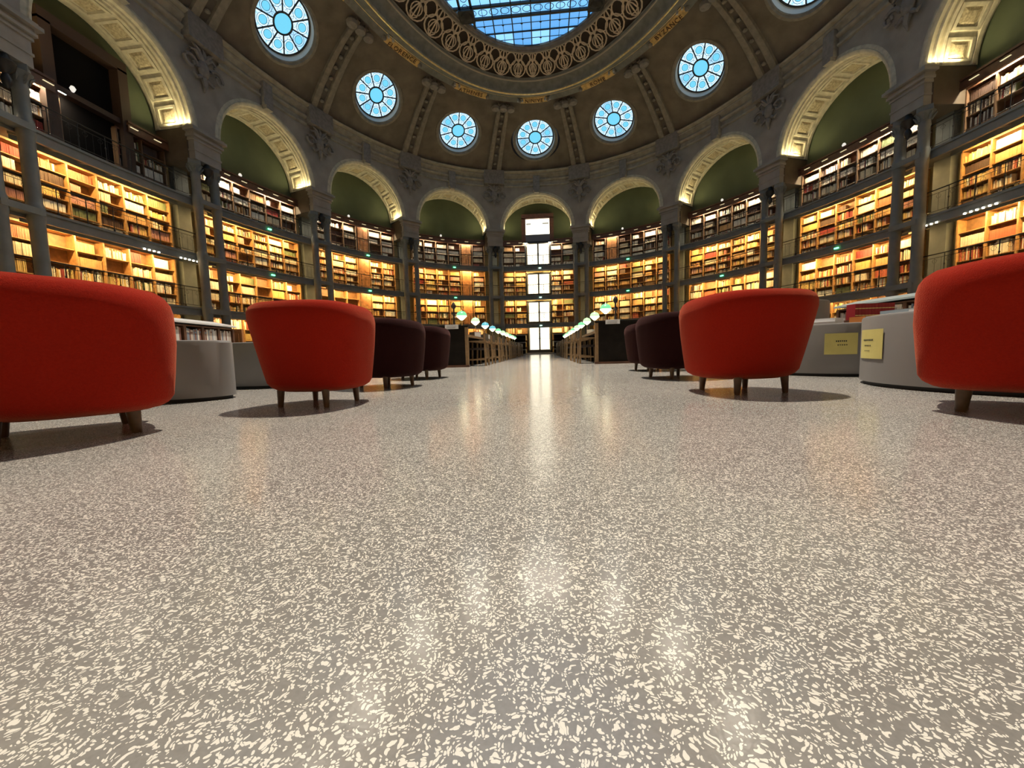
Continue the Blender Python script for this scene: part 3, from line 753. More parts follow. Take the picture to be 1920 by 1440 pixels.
for n in range(-NB, NB+1):
    for ti, (z0, z1, rows) in enumerate(TZ):
        x, y, _ = F(n, 1.8, z0)
        t = thing('bookcase', (x, y, z0), '%s wall bookcase in the %s' % (TIER[ti], bayname(n)), 'bookcase', 'wall bookcases of the %s storey' % TIER[ti])
        sa, sb = n-0.5+U0, n+0.5-U0; cw = (sb-sa)/6
        skip = [2, 3] if n == 0 else []
        if n == -4 and ti == 3: skip = [2, 3]
        doors = DOORS.get((n, ti), []); zb = z0+0.10; zt = z1-0.04
        segs = [(sa, sb)] if not skip else [(sa, sa+2*cw), (sb-2*cw, sb)]
        wood = M_WOODD if ti == 3 else M_WOOD  # same wood throughout; the top storey's dimmer look is put into the colour
        for (a, b) in segs:
            nn = 10 if not skip else 4
            mb = MB(); mb.strip(a, b, OB1-0.02, OB1, z0+0.02, z1, nn); obj('back_panel', mb, M_WOODD if ti == 3 else M_WOODB, t)  # dark backs carry the shade behind the books
            mb = MB(); mb.strip(a, b, OB0-0.02, OB1, z0, zb, nn); obj('plinth', mb, wood, t)
            mb = MB(); mb.strip(a, b, OB0-0.02, OB1, zt-0.03, z1, nn); obj('top_board', mb, wood, t)
            for r in range(1, rows):
                zz = zb+(zt-zb)*r/rows
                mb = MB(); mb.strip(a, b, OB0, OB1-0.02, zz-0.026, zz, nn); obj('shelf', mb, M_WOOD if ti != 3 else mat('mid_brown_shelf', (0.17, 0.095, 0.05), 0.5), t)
        for c in range(7):
            if skip and c == 3: continue
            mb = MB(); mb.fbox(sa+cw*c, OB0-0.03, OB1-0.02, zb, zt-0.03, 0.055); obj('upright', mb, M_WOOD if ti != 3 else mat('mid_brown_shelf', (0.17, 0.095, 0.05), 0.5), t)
        for c in doors:
            mb = MB(); s = sa+cw*(c+0.5); wd = cw*BAY-0.08
            for sg in (-1, 1):
                mb = MB(); mb.fbox(s, OB0-0.02, OB0+0.02, zb+0.02, zt-0.05, wd/2-0.01, do=sg*wd/4)
                for q in range(2):
                    zq0 = zb+0.15+q*(zt-zb)/2; mb.fbox(s, OB0-0.035, OB0-0.02, zq0, zq0+(zt-zb)/2-0.28, wd/2-0.16, do=sg*wd/4)
                dr = obj('door', mb, M_WOODO, t)
                mb = MB(); mb.fbox(s, OB0-0.06, OB0-0.02, (zb+zt)/2, (zb+zt)/2+0.05, 0.03, do=sg*0.05); obj('knob', mb, M_GOLD, dr)
        # books
        for c in range(6):
            if c in skip or c in doors: continue
            empt = c in EMPTY.get((n, ti), [])
            for r in range(rows):
                if empt and r >= rows-2: continue
                zs = zb+(zt-zb)*r/rows; rh = (zt-zb)/rows-0.03
                if r == rows-1: rh -= 0.02
                L = cw*BAY-0.09; xx = -L/2; idx = 0
                theme = pick(PAL[ti]); uni = rnd.random() < (0.45 if ti != 3 else 0.6); hb = rh*rnd.uniform(0.62, 0.88); full = rnd.random()
                end = L/2 if full > 0.25 else L/2-rnd.uniform(0.1, 0.5)
                if rnd.random() < 0.04 and not uni: continue
                s = sa+cw*(c+0.5)
                fx, fy, tx, ty = frame(s)
                if project((fx, fy, zs)) is None: continue
                bw = rnd.uniform(0.028, 0.055)
                while xx < end-0.03:
                    wd = bw if uni else rnd.uniform(0.022, 0.062)
                    if xx+wd > end: break
                    hh = hb*(1 if uni else rnd.uniform(0.8, 1.12)); hh = min(hh, rh-0.015)
                    if not uni and rnd.random() < 0.03: xx += rnd.uniform(0.04, 0.12); continue
                    dpt = rnd.uniform(0.17, 0.22) if ti != 3 else 0.2
                    mi = theme if (uni or rnd.random() < 0.45) else pick(PAL[ti])
                    ln = 0.0 if uni or rnd.random() > 0.06 else rnd.uniform(-0.05, 0.05)
                    o0 = OB0+0.05+rnd.uniform(0, 0.02); idx += 1
                    BOOKS.append((fx, fy, tx, ty, xx, wd, o0, dpt, zs+0.002, hh, ln, mi, n, ti, c, r, rows, idx))
                    xx += wd+0.0015 + abs(ln)
def book_hexa(mb, b, mi=0):
    fx, fy, tx, ty, xx, wd, o0, dp, z, hh, ln = b[:11]
    P = lambda a, o, zz, l=0: (fx+tx*(a+l)-ty*o, fy+ty*(a+l)+tx*o, zz)
    a0, a1 = xx, xx+wd-0.001
    mb.add([P(a0, o0+.008, z), P((a0+a1)/2, o0, z), P(a1, o0+.008, z), P(a1, o0+dp, z), P(a0, o0+dp, z),
            P(a0, o0+.008, z+hh, ln), P((a0+a1)/2, o0, z+hh, ln), P(a1, o0+.008, z+hh, ln), P(a1, o0+dp, z+hh, ln), P(a0, o0+dp, z+hh, ln)],
           [(4, 3, 2, 1, 0), (5, 6, 7, 8, 9), (0, 1, 6, 5), (1, 2, 7, 6), (2, 3, 8, 7), (3, 4, 9, 8), (4, 0, 5, 9)], mi)
# cornice over the top bookcases, with its light fittings
for n in range(-NB, NB+1):
    x, y, z = F(n, 1.6, 9.8)
    t = thing('shelf_cornice', (x, y, 9.8), 'dark walnut cornice over the top shelves in the ' + bayname(n), 'cornice', 'walnut cornices over the top shelves')
    for (a, b) in ([(n-0.5+WP, n+0.5-WP)] if n not in (0, -4) else [(n-0.5+WP, n-0.17), (n+0.17, n+0.5-WP)]):
        mb = MB(); mb.strip(a, b, 1.56, 1.95, 9.84, 9.96, 8); mb.strip(a, b, 1.34, 1.38, 9.70, 10.0, 8); mb.strip(a, b, 1.38, 1.95, 9.96, 10.05, 8); mb.strip(a, b, 1.32, 1.95, 10.05, 10.13, 8)
        obj('moulding', mb, M_WOODD, t)
    for c in range(6):
        s = n-0.5+U0+(1-2*U0)*(c+0.5)/6
        if n in (0, -4) and c in (2, 3): continue
        mb = MB(); mb.fbox(s, 1.29, 1.34, 9.90, 9.915, 0.30); obj('light_tube', mb, M_TUBE, t)
    mb = MB(); mb.lathe(F(n-0.08 if n else n-0.3, 1.45, 10.13), [(0.03, 0), (0.06, 0.05), (0.09, 0.12), (0.05, 0.2)], 8)
    if n: 
        o = obj('globe_light', mb, mat('white_globe', (0.6, 0.6, 0.58), 0.4, emis=(1, .95, .85), estr=0.8)); tag(o, 'small white detector dome on the walnut cornice, ' + bayname(n), 'luminaire', 'small domes on the walnut cornices')  # small globe light, glowing faintly

# shelf lighting: one long fitting per storey and bay
for n in range(-NB, NB+1):
    for ti in range(4):
        if ti == 3: z, off, tz, c = 9.92, 1.50, 9.1, C_TOP
        else: z, off, tz, c = GZ[ti]-0.15, 1.22, GZ[ti]-FH-0.9, C_WARM
        x, y, zz = F(n, off, z); x2, y2, _ = F(n, 1.62, tz)
        e = E_TIER[ti]
        if n == 0: e *= 0.8
        for half in (-1, 1):
            if n == -4 and ti == 3 and half == 1: continue
            p = F(n+half*0.2, off, z); q = F(n+half*0.2, 1.68, tz)
            l = add_light('AREA', 'shelf_light', p, e*0.5, c, q, shape='RECTANGLE', size=2.1 if (n not in (0, -4) or ti < 3) else 1.3, size_y=0.05)
            d = (Vector(q)-Vector(p)).normalized(); fx, fy, tx, ty = frame(n+half*0.2); X = Vector((tx, ty, 0)); Z = -d; Y = Z.cross(X).normalized(); X = Y.cross(Z)
            l.rotation_euler = Matrix(((X.x, Y.x, Z.x), (X.y, Y.y, Z.y), (X.z, Y.z, Z.z))).to_euler()
            l.visible_camera = True

# ------------------------------------------------------------------ glass doors in the central bay, one above another
dn = 0
fx, fy, tx, ty = frame(0)
DWD = [(0.36, 2.46, 1.90), (2.92, 4.74, 1.96), (5.42, 7.24, 2.02), (8.02, 9.92, 2.06)]
for i, (z0, z1, wdt) in enumerate(DWD):
    dn += 1
    t = thing('door_%d' % dn, F(0, 1.7, z0), '%s storey pair of bright backlit glass doors in the central bay' % TIER[i], None, kind='structure')
    mb = MB()
    mb.fbox(0, 1.55, 1.90, z0-0.12 if i else 0.0, z0, wdt+0.30); mb.fbox(0, 1.55, 1.90, z1, z1+0.10, wdt+0.30)
    for sg in (-1, 1): mb.fbox(0, 1.55, 1.90, z0-0.1 if i else 0, z1+0.1, 0.13, do=sg*(wdt/2+0.08))
    obj('frame', mb, M_DARKMET, t)
    for sg in (-1, 1):
        mb = MB(); cx = sg*wdt/4; lw = wdt/2-0.05
        for a in (-1, 1): mb.fbox(0, 1.66, 1.72, z0, z1, 0.05, do=cx+a*(lw/2-0.02))
        mb.fbox(0, 1.66, 1.72, z0, z0+0.07, lw, do=cx); mb.fbox(0, 1.66, 1.72, z1-0.05, z1, lw, do=cx)
        leaf = obj('door_leaf', mb, mat('warm_grey_frame', (0.20, 0.18, 0.15), 0.5), t)
        mb = MB(); mb.fbox(0, 1.73, 1.745, z0+0.05, z1-0.03, lw-0.04, do=cx); obj('pane', mb, M_DOORGLASS, leaf)
        mb = MB()
        for q in range(6):
            mb.fbox(0, 1.725, 1.731, z0+0.12, z1-0.2-0.06*(q % 2), 0.03, do=cx+(-0.4+0.16*q)*lw)
        mb.fbox(0, 1.722, 1.731, (z0+z1)/2, (z0+z1)/2+0.04, lw-0.1, do=cx)
        obj('curtain_fold', mb, M_DOORGLASS2, leaf)
        mb = MB(); mb.fbox(0, 1.62, 1.66, (z0+z1)/2-0.05, (z0+z1)/2+0.1, 0.03, do=sg*0.06); obj('door_handle', mb, M_DARKMET, leaf)
    mb = MB(); mb.fbox(0, 1.62, 1.70, z0, z1, 0.07); obj('mullion', mb, M_DARKMET, t)
t = thing('window_13', F(0, 1.7, 10.7), 'square bright window in a brown frame above the glass doors', None, kind='structure')
mb = MB(); mb.fbox(0, 1.70, 1.74, 10.62, 12.02, 2.12); obj('pane', mb, M_DOORGLASS, t)
mb = MB(); mb.fbox(0, 1.50, 1.90, 12.02, 12.42, 2.85)
for sg in (-1, 1): mb.fbox(0, 1.50, 1.90, 10.05, 12.1, 0.36, do=sg*1.245)
obj('frame', mb, M_WOODD, t)
mb = MB(); mb.fbox(0, 1.48, 1.72, 10.06, 10.62, 2.14); mb.fbox(0, 1.44, 1.72, 10.5, 10.62, 2.2); obj('lintel', mb, mat('blue_grey_lintel', (0.10, 0.11, 0.15), 0.4), t)
mb = MB()
for dx, wq in ((-0.8, 0.42), (0.72, 0.56)): mb.fbox(0, 1.66, 1.70, 11.55, 11.68, wq, do=dx)
obj('blind_weight', mb, mat('soft_grey', (0.02, 0.02, 0.02), 0.5, emis=(1, .95, .8), estr=0.45), t)

# dark portal in the fourth bay left, top storey
t = thing('door_5', F(-4, 1.6, GZ[2]), 'tall dark doorway in a brown wooden frame, fourth bay left', None, kind='structure')
mb = MB(); mb.fbox(-4, 1.40, 1.90, 12.02, 12.42, 2.85)
for sg in (-1, 1): mb.fbox(-4, 1.40, 1.90, GZ[2], 12.1, 0.36, do=sg*1.245)
mb.fbox(-4, 1.5, 1.90, 9.95, 10.15, 2.2)
obj('frame', mb, mat('portal_wood', (0.035, 0.016, 0.009), 0.6), t)
mb = MB(); mb.fbox(-4, 1.80, 1.90, GZ[2], 12.05, 2.2); obj('door_leaf', mb, mat('near_black_wood', (0.004, 0.003, 0.003), 0.9, spec=0.1), t)  # black sheet stands for the unlit inside of the opening

# ------------------------------------------------------------------ low tub armchairs
def tub_meshes(fab):
    """sitter looks to +Y: reclined rounded back at -Y, arms wrapping to the front"""
    def lim(z):      # front, rear and half width of the outline at height z
        t = max(0.0, min(1.0, (z-0.13)/0.55)); tb = t**0.9
        return 0.36+0.03*min(1, t*2), -0.285-0.125*tb, 0.34+0.085*tb
    def plan(phi, z, inset=0.0, e=2.6):
        yf, yb, hx = lim(z); yc, hy = (yf+yb)/2, (yf-yb)/2; hx -= inset; hy -= inset
        s_, c_ = math.sin(phi), math.cos(phi)
        return hx*math.copysign(abs(s_)**(2/e), s_), yc-hy*math.copysign(abs(c_)**(2/e), c_)
    # closed section: (height fraction 0..1, inset); rounded foot and rounded rim
    SEC = [(0.00, 0.085), (0.015, 0.045), (0.05, 0.015), (0.10, 0.0), (0.30, 0.0), (0.55, 0.0), (0.72, 0.0), (0.82, 0.001), (0.895, 0.010), (0.955, 0.030), (0.99, 0.055), (1.0, 0.075), (0.985, 0.10), (0.94, 0.118), (0.85, 0.125), (0.6, 0.125), (0.40, 0.13), (0.25, 0.14)]
    NP_ = 44; PM = math.radians(158); rows = []
    for i in range(NP_+1):
        u = -1+2*i/NP_; phi = u*PM; au = abs(u)
        f = max(0.0, (au-0.25)/0.75); f = f*f*(3-2*f)
        ztop = 0.715-0.03*f; e_ = 0.0
        if au > 0.90:
            q = (au-0.90)/0.10; e_ = 1-math.sqrt(max(0, 1-q*q))
        row = []
        for h, ins in SEC:
            hh = 0.5+(h-0.5)*(1-0.16*e_); ii = 0.062+(ins-0.062)*(1-0.8*e_)
            z = 0.112+(ztop-0.112)*hh; x, y = plan(phi, z, ii); row.append((x, y, z))
        rows.append(row)
    W = len(SEC); vs = [p for r in rows for p in r]; mb = MB()
    fs = [(i*W+j, (i+1)*W+j, (i+1)*W+(j+1) % W, i*W+(j+1) % W) for i in range(NP_) for j in range(W)]
    fs += [tuple(range(W-1, -1, -1)), tuple(range(NP_*W, NP_*W+W))]
    mb.add(vs, [f[::-1] for f in fs])
    shell = mesh('tub_shell', mb, fab, True)
    NN = 40
    def loft(L):
        mb = MB(); K = len(L)
        mb.add([p for l in L for p in l], [(i*NN+j, i*NN+(j+1) % NN, (i+1)*NN+(j+1) % NN, (i+1)*NN+j) for i in range(K-1) for j in range(NN)] + [tuple(range(NN-1, -1, -1)), tuple(range((K-1)*NN, K*NN))])
        return mb
    def pl(ins, z): return [(*plan(2*PI*j/NN, z, ins), z) for j in range(NN)]
    basem = mesh('seat_base', loft([pl(0.14, 0.110), pl(0.09, 0.108), pl(0.065, 0.125), pl(0.05, 0.17), pl(0.055, 0.32)]), fab, True, auto=1.0)
    cush = mesh('seat_cushion', loft([pl(0.14, 0.32), pl(0.12, 0.34), pl(0.115, 0.38), pl(0.135, 0.41), pl(0.19, 0.42)]), fab, True, auto=1.0)
    return shell, basem, cush
def legmesh():
    mb = MB(); mb.lathe((0, 0, 0), [(0.017, 0), (0.019, 0.01), (0.027, 0.13)], 12); return mesh('leg', mb, M_LEG, True, auto=1.0)
LEGM = legmesh()
TUB = {'red': tub_meshes(M_RED), 'plum': tub_meshes(M_PLUM)}
def armchair(x, y, face, colr, label, sc_=1.0):
    """FACE: heading the sitter looks to, degrees from +Y, clockwise positive"""
    t = thing('armchair', (x, y, 0), label, 'armchair', 'low tub armchairs along the aisle', rz=-math.radians(face), local=True); t.scale = (sc_, sc_, 1.0)
    for nm, me in zip(('tub_shell', 'seat_base', 'seat_cushion'), TUB[colr]):
        o = bpy.data.objects.new(nm, me); COL.objects.link(o); o.parent = t
    for sx in (-1, 1):
        for sy in (-1, 1):
            o = bpy.data.objects.new('leg', LEGM); COL.objects.link(o); o.parent = t; o.location = (sx*0.19, sy*0.19, 0); o.rotation_euler = (sy*0.05, -sx*0.05, 0)
armchair(-1.965, -12.484, 36, 'red', 'red wool tub armchair nearest the camera on the left, cut by the frame', 1.14)
armchair(-1.30, -11.45, 6, 'red', 'red wool tub armchair on the left, whole, on four dark legs', 0.95)
armchair(-1.37, -10.05, 26, 'plum', 'dark plum tub armchair just behind the whole red one on the left')
armchair(-1.40, -8.75, 12, 'plum', 'dark plum tub armchair beside the end of the left desk')
armchair(1.84, -11.10, -14, 'red', 'red wool tub armchair on the right, whole, before the far grey drum', 1.02)
armchair(2.66, -12.14, -45, 'red', 'red wool tub armchair at the right edge, cut by the frame', 1.14)
armchair(1.84, -9.60, -20, 'plum', 'dark plum tub armchair half behind the whole red one on the right')
armchair(2.02, -8.05, -15, 'plum', 'dark plum tub armchair beside the end of the right desk')

# ------------------------------------------------------------------ grey oval drums
def drum(x, y, rx, ry, h, label, cat='display drum'):
    t = thing('display_drum', (x, y, 0), label, cat, 'grey oval display drums', local=False)
    mb = MB(); mb.lathe((x, y, 0.03), [(1.0, 0), (1.0, h-0.05), (0.992, h-0.035), (0.975, h-0.03), (0.5, h-0.03)], 64, sx=rx, sy=ry); obj('drum_body', mb, M_DRUM, t, smooth=True, auto=0.5)
    mb = MB(); mb.lathe((x, y, 0), [(0.97, 0), (0.97, 0.031)], 64, sx=rx, sy=ry); obj('plinth', mb, M_PLINTH, t, smooth=True, auto=0.5)
    return t
drum(-3.5, -11.0, 1.10, 0.45, 0.51, 'grey oval drum beside the near red armchair on the left')
drum(-3.05, -9.25, 0.95, 0.78, 0.53, 'grey oval drum behind the whole red armchair on the left')
drum(3.80, -11.10, 0.90, 0.90, 0.555, 'grey oval drum by the right-edge armchair with an upright yellow notice')
drum(3.80, -9.22, 0.88, 0.86, 0.545, 'grey oval drum with a wide yellow notice, behind the right red armchair')
drum(4.22, -7.6, 0.52, 0.5, 0.98, 'taller grey drum standing behind the yellow-labelled ones')
def notice(cx, cy, rx, ry, a0, a1, z0, z1, label, lines):
    p = (cx+rx*math.cos((a0+a1)/2), cy+ry*math.sin((a0+a1)/2), z0)
    t = thing('paper_notice', p, label, 'notice', None)
    mb = MB(); mb.grid(lambda u, v: (cx+(rx+0.006)*math.cos(a0+(a1-a0)*u), cy+(ry+0.006)*math.sin(a0+(a1-a0)*u), z0+(z1-z0)*v), 10, 1)
    obj('sheet', mb, M_PAPERY, t)
    for (u0, u1, v0, v1) in lines:      # the print is too blurred in the photograph to read: short strokes
        mb = MB(); nseg = max(2, int((u1-u0)/0.055)); rr = random.Random(int(v0*1000))
        for j in range(nseg):
            a = a0+(a1-a0)*(u0+(u1-u0)*j/nseg); b = a0+(a1-a0)*(u0+(u1-u0)*(j+0.62)/nseg); hh = v1-v0; vv = v0+hh*rr.uniform(0, 0.25)
            mb.add([(cx+(rx+0.008)*math.cos(q), cy+(ry+0.008)*math.sin(q), z0+(z1-z0)*v) for q, v in ((a, vv), (b, vv), (b, v1), (a, v1))], [(0, 1, 2, 3)])
        obj('print_line', mb, M_INK, t)
NOTE_A = notice(3.80, -9.22, 0.88, 0.86, math.radians(-129.4), math.radians(-112.4), 0.228, 0.442, 'wide yellow paper notice on the far grey drum', [(0.35, 0.70, 0.58, 0.66), (0.40, 0.72, 0.42, 0.47)])
NOTE_B = notice(3.80, -11.10, 0.90, 0.90, math.radians(-208), math.radians(-186), 0.215, 0.445, 'upright yellow paper notice on the near grey drum', [(0.22, 0.70, 0.60, 0.67), (0.30, 0.62, 0.42, 0.47), (0.30, 0.58, 0.25, 0.28)])

def slab(name, x, y, z, dx, dy, dz, rz, m, label, cat, group=None, pages=True):
    t = thing(name, (x, y, z), label, cat, group, rz=rz, local=True)
    mb = MB(); mb.box((0, 0, dz-0.0015), (dx, dy, 0.003)); mb.box((0, 0, 0.0015), (dx, dy, 0.003)); mb.box((-dx/2+0.0015, 0, dz/2), (0.003, dy, dz)); obj('cover', mb, m, t)
    mb = MB(); mb.box((0.002, 0, dz/2), (dx-0.008, dy-0.006, dz-0.006)); obj('pages', mb, M_PAPERW, t)
zt = 0.556
BLUEC = mat('pale_blue_cover', (0.42, 0.52, 0.60), 0.5); CREAMC = mat('cream_cover', (0.7, 0.66, 0.5), 0.5); BLACKC = mat('black_cover', (0.03, 0.03, 0.03), 0.4)
G_ = 'reading matter on the drums'
slab('magazine', 3.36, -9.74, 0.546, 0.30, 0.22, 0.018, 0.75, M_PAPERW, 'wide white magazine lowest on the far drum, nearest its left edge', 'magazine', G_)
slab('magazine', 3.38, -9.72, 0.565, 0.22, 0.20, 0.040, 0.62, M_PAPERW, 'thick white magazine stacked on another on the far grey drum', 'magazine', G_)
slab('book', 3.64, -9.86, 0.546, 0.19, 0.16, 0.060, 0.25, mat('orange_cover', (0.62, 0.22, 0.05), 0.5), 'orange-covered book lying on the far grey drum', 'book', G_)
slab('book', 3.80, -9.84, 0.546, 0.10, 0.16, 0.062, 0.1, BLACKC, 'small black book against the orange one on the far drum', 'book', G_)
slab('magazine', 3.11, -10.93, zt, 0.18, 0.22, 0.030, 0.1, BLUEC, 'pale blue magazine at the left rim of the near grey drum', 'magazine', G_)
slab('magazine', 3.13, -11.16, zt, 0.22, 0.20, 0.022, -0.1, M_PAPERW, 'thin white magazine at the near drum rim', 'magazine', G_)
slab('magazine', 3.36, -11.00, zt, 0.24, 0.34, 0.045, 0.15, CREAMC, 'cream stack of pages in the middle of the near drum top', 'magazine', G_)
slab('magazine', 3.20, -11.42, zt, 0.24, 0.24, 0.035, 0.35, M_PAPERW, 'white magazine on the near drum by the armchair back', 'magazine', G_)
slab('magazine', 4.15, -7.95, 0.981, 0.30, 0.20, 0.03, 0.2, M_PAPERW, 'white papers on top of the taller grey drum', 'papers')

# ------------------------------------------------------------------ low bookcases along the sides
LOWB = []
def low_case(pts, label, topm, hgt=1.02, wood=M_WOODD, books=True, facing=1, pre=''):
    (x0, y0), (x1, y1) = pts; L = math.hypot(x1-x0, y1-y0); rz = math.atan2(y1-y0, x1-x0)
    t = thing('low_bookcase', (x0, y0, 0), label, 'bookcase', 'low sloped-top bookcases', rz=rz, local=True)
    D = 0.42*facing; nm = max(2, round(L/0.42)); cw = L/nm
    mb = MB(); mb.box((L/2, D-0.01*facing, hgt/2), (L, 0.02, hgt)); obj('back_panel', mb, wood, t)
    for i in range(nm+1): mb = MB(); mb.box((cw*i, D/2, hgt/2-0.02), (0.06, abs(D), hgt-0.04)); obj('upright', mb, wood, t)
    rows = 3
    for r in range(rows+1): mb = MB(); mb.box((L/2, D/2, 0.06+(hgt-0.1)*r/rows), (L, abs(D), 0.025)); obj('shelf', mb, wood, t)
    # sloping top
    zf, zb = hgt, hgt+0.13; f = facing
    mb = MB(); P = [(-.04, -0.05*f, zf), (L+.04, -0.05*f, zf), (L+.04, D, zf), (-.04, D, zf), (-.04, -0.05*f, zf+0.03), (L+.04, -0.05*f, zf+0.03), (L+.04, D, zb), (-.04, D, zb)]
    mb.hexa(P if f > 0 else [P[i] for i in (3, 2, 1, 0, 7, 6, 5, 4)]); obj('sloping_top', mb, topm, t)
    # its books: each a thing of its own
    rr = random.Random(int(abs(x0)*100)); M = Matrix.Translation((x0, y0, 0)) @ Matrix.Rotation(rz, 4, 'Z')
    cols = [(0.62, 0.60, 0.58), (0.35, 0.30, 0.28), (0.5, 0.42, 0.36), (0.22, 0.10, 0.08), (0.2, 0.24, 0.3), (0.66, 0.62, 0.55)]
    names = ['pale grey', 'taupe', 'beige', 'maroon', 'slate blue', 'ivory']
    ms = [mat('low_book_%s' % q.replace(' ', '_'), c, 0.5) for q, c in zip(names, cols)]
    for r in range(1, rows):
        for i in range(nm):
            a = cw*i+0.04; zz = 0.0735+(hgt-0.1)*r/rows; j = 0
            while a < cw*(i+1)-0.07:
                wd = rr.uniform(0.025, 0.05); hh = rr.uniform(0.20, 0.27); c = rr.randrange(6); j += 1
                p = M @ Vector((a+wd/2, (0.02+0.09)*f, zz))
                LOWB.append((tuple(p), rz, f, wd, hh, ms[c], ms[(c+1) % 6], '%s book, %s in %s compartment, %s shelf of the %s low bookcase' % (names[c], NTH[j], NTH[i+1], ['bottom', 'lower', 'upper'][r], pre), 'books in the %s low bookcase' % pre))
                a += wd
low_case([(-5.95, -8.9), (-6.35, -6.2)], 'low dark bookcase with a sloping white top, left of the drums', M_WHITETOP, facing=1, pre='white-topped')
low_case([(6.15, -5.9), (6.30, -8.6)], 'low dark bookcase with a sloping blue-grey top, right of the drums', M_BLUETOP, facing=1, pre='blue-grey-topped')
# wooden end beside the white-topped case
mb = MB(); mb.box((-6.62, -5.95, 0.5), (0.55, 0.05, 1.0)); mb.box((-6.62, -5.97, 0.5), (0.40, 0.03, 0.8)); tag(obj('end_panel', mb, M_WOODO), 'orange oak panel standing past the white-topped bookcase', 'panel')
# row of red bound volumes on a small trolley shelf behind the right drums
tr = thing('book_trolley', (5.05, -7.9, 0), 'small dark trolley carrying red volumes behind the right drums', 'trolley', None, local=False)
mb = MB(); mb.box((5.18, -7.9, 0.66), (0.62, 0.32, 0.03)); obj('shelf', mb, M_WOODD, tr)
for dx in (-.29, .29):
    for dy in (-.13, .13): mb = MB(); mb.box((5.18+dx, -7.9+dy, 0.33), (0.03, 0.03, 0.66)); obj('leg', mb, M_WOODD, tr)
for i in range(12):
    mb = MB(); mb.box((0, 0, 0.115), (0.042, 0.17, 0.23)); mb.box((0, -0.087, 0.16), (0.040, 0.004, 0.012), mi=1); mb.box((0, -0.087, 0.06), (0.040, 0.004, 0.012), mi=1)
    me = bpy.data.meshes.get('red_volume_mesh')
    if me is None: me = mesh('red_volume_mesh', mb, [mat('crimson_binding', (0.30, 0.012, 0.02), 0.5), M_GOLD])
    o = bpy.data.objects.new('red_volume', me); COL.objects.link(o); o.location = (4.93+0.045*i, -7.93, 0.675)
    tag(o, 'crimson bound volume, %s from the left on the dark trolley' % NTH[i+1], 'book', 'crimson volumes on the trolley')

# ------------------------------------------------------------------ reading desks, lamps, chairs
def desk(xa, sgn, side):
    """XA: aisle edge; SGN: direction away from the aisle"""
    W = 1.35; y0, y1 = -5.05, 15.5; xc = xa+sgn*W/2
    t = thing('reading_desk', (xc, y0, 0), 'long dark wooden reading desk on the %s side of the aisle' % side, 'desk', 'long reading desks')
    mb = MB(); mb.box((xc, y0+0.03, 0.50), (W, 0.05, 0.90)); mb.box((xc, y0+0.03, 0.965), (W+0.02, 0.09, 0.03)); obj('end_panel', mb, M_DESK, t)
    mb = MB(); mb.box((xa+sgn*0.03, y0+0.05, 0.47), (0.07, 0.10, 0.94)); obj('corner_post', mb, M_READ, t)
    mb = MB(); mb.box((xc, y0+0.03, 0.025), (W+0.04, 0.12, 0.05)); obj('plinth', mb, M_WOODD, t)
    mb = MB(); mb.box((xc, (y0+y1)/2, 0.745), (W-0.06, y1-y0-0.1, 0.04)); obj('desk_top', mb, M_LEATHER, t)
    mb = MB(); mb.box((xa+sgn*0.035, (y0+y1)/2+0.03, 0.745), (0.05, y1-y0-0.1, 0.06)); obj('desk_edge', mb, M_READ, t)
    mb = MB(); mb.box((xc, (y0+y1)/2, 0.37), (0.05, y1-y0-0.2, 0.70)); obj('centre_panel', mb, M_DESK, t)
    q = y0+2.2
    while q < y1:
        mb = MB(); mb.box((xc, q, 0.36), (W-0.2, 0.05, 0.72)); obj('support', mb, M_DESK, t); q += 2.1
    mb = MB(); mb.box((xc, (y0+y1)/2, 0.80), (0.10, y1-y0-0.3, 0.08)); obj('cable_rail', mb, M_DESK, t)
    return t
desk(-1.44, -1, 'left'); desk(1.54, 1, 'right')

def lamp_master():
    R = thing('reading_lamp', (0, 0, 0), 'x', 'lamp', 'reading lamps along the desks', local=True)
    mb = MB(); mb.lathe((0, 0, 0), [(0.09, 0), (0.09, 0.015), (0.03, 0.04), (0.012, 0.06), (0.012, 0.40), (0.02, 0.42)], 14); obj('stem', mb, M_GOLD, R, smooth=True)
    mb = MB(); mb.lathe((0, 0, 0.40), [(0.025, 0), (0.06, 0.03), (0.12, 0.085)], 16, cap=False); mb.lathe((0, 0, 0.40), [(0.12, 0.085), (0.135, 0.10), (0.13, 0.115)], 16, cap=False); obj('lower_bowl', mb, M_LAMPB, R, smooth=True)
    mb = MB(); mb.lathe((0, 0, 0.515), [(0.132, 0), (0.125, 0.045), (0.10, 0.085), (0.06, 0.11), (0.015, 0.12)], 16); obj('dome_shade', mb, M_LAMPG, R, smooth=True)
    mb = MB(); mb.lathe((0, 0, 0.635), [(0.015, 0), (0.02, 0.012), (0.005, 0.03)], 8); obj('finial', mb, M_GOLD, R, smooth=True)
    return R
LM = lamp_master(); SH = {}
for nm, m_ in (('green', M_LAMPG), ('turquoise', M_LAMPT), ('pale green', M_LAMPW)):
    src = [c for c in LM.children if c.name.startswith('dome_shade')][0].data.copy(); src.materials.clear(); src.materials.append(m_); SH[nm] = src
first = True
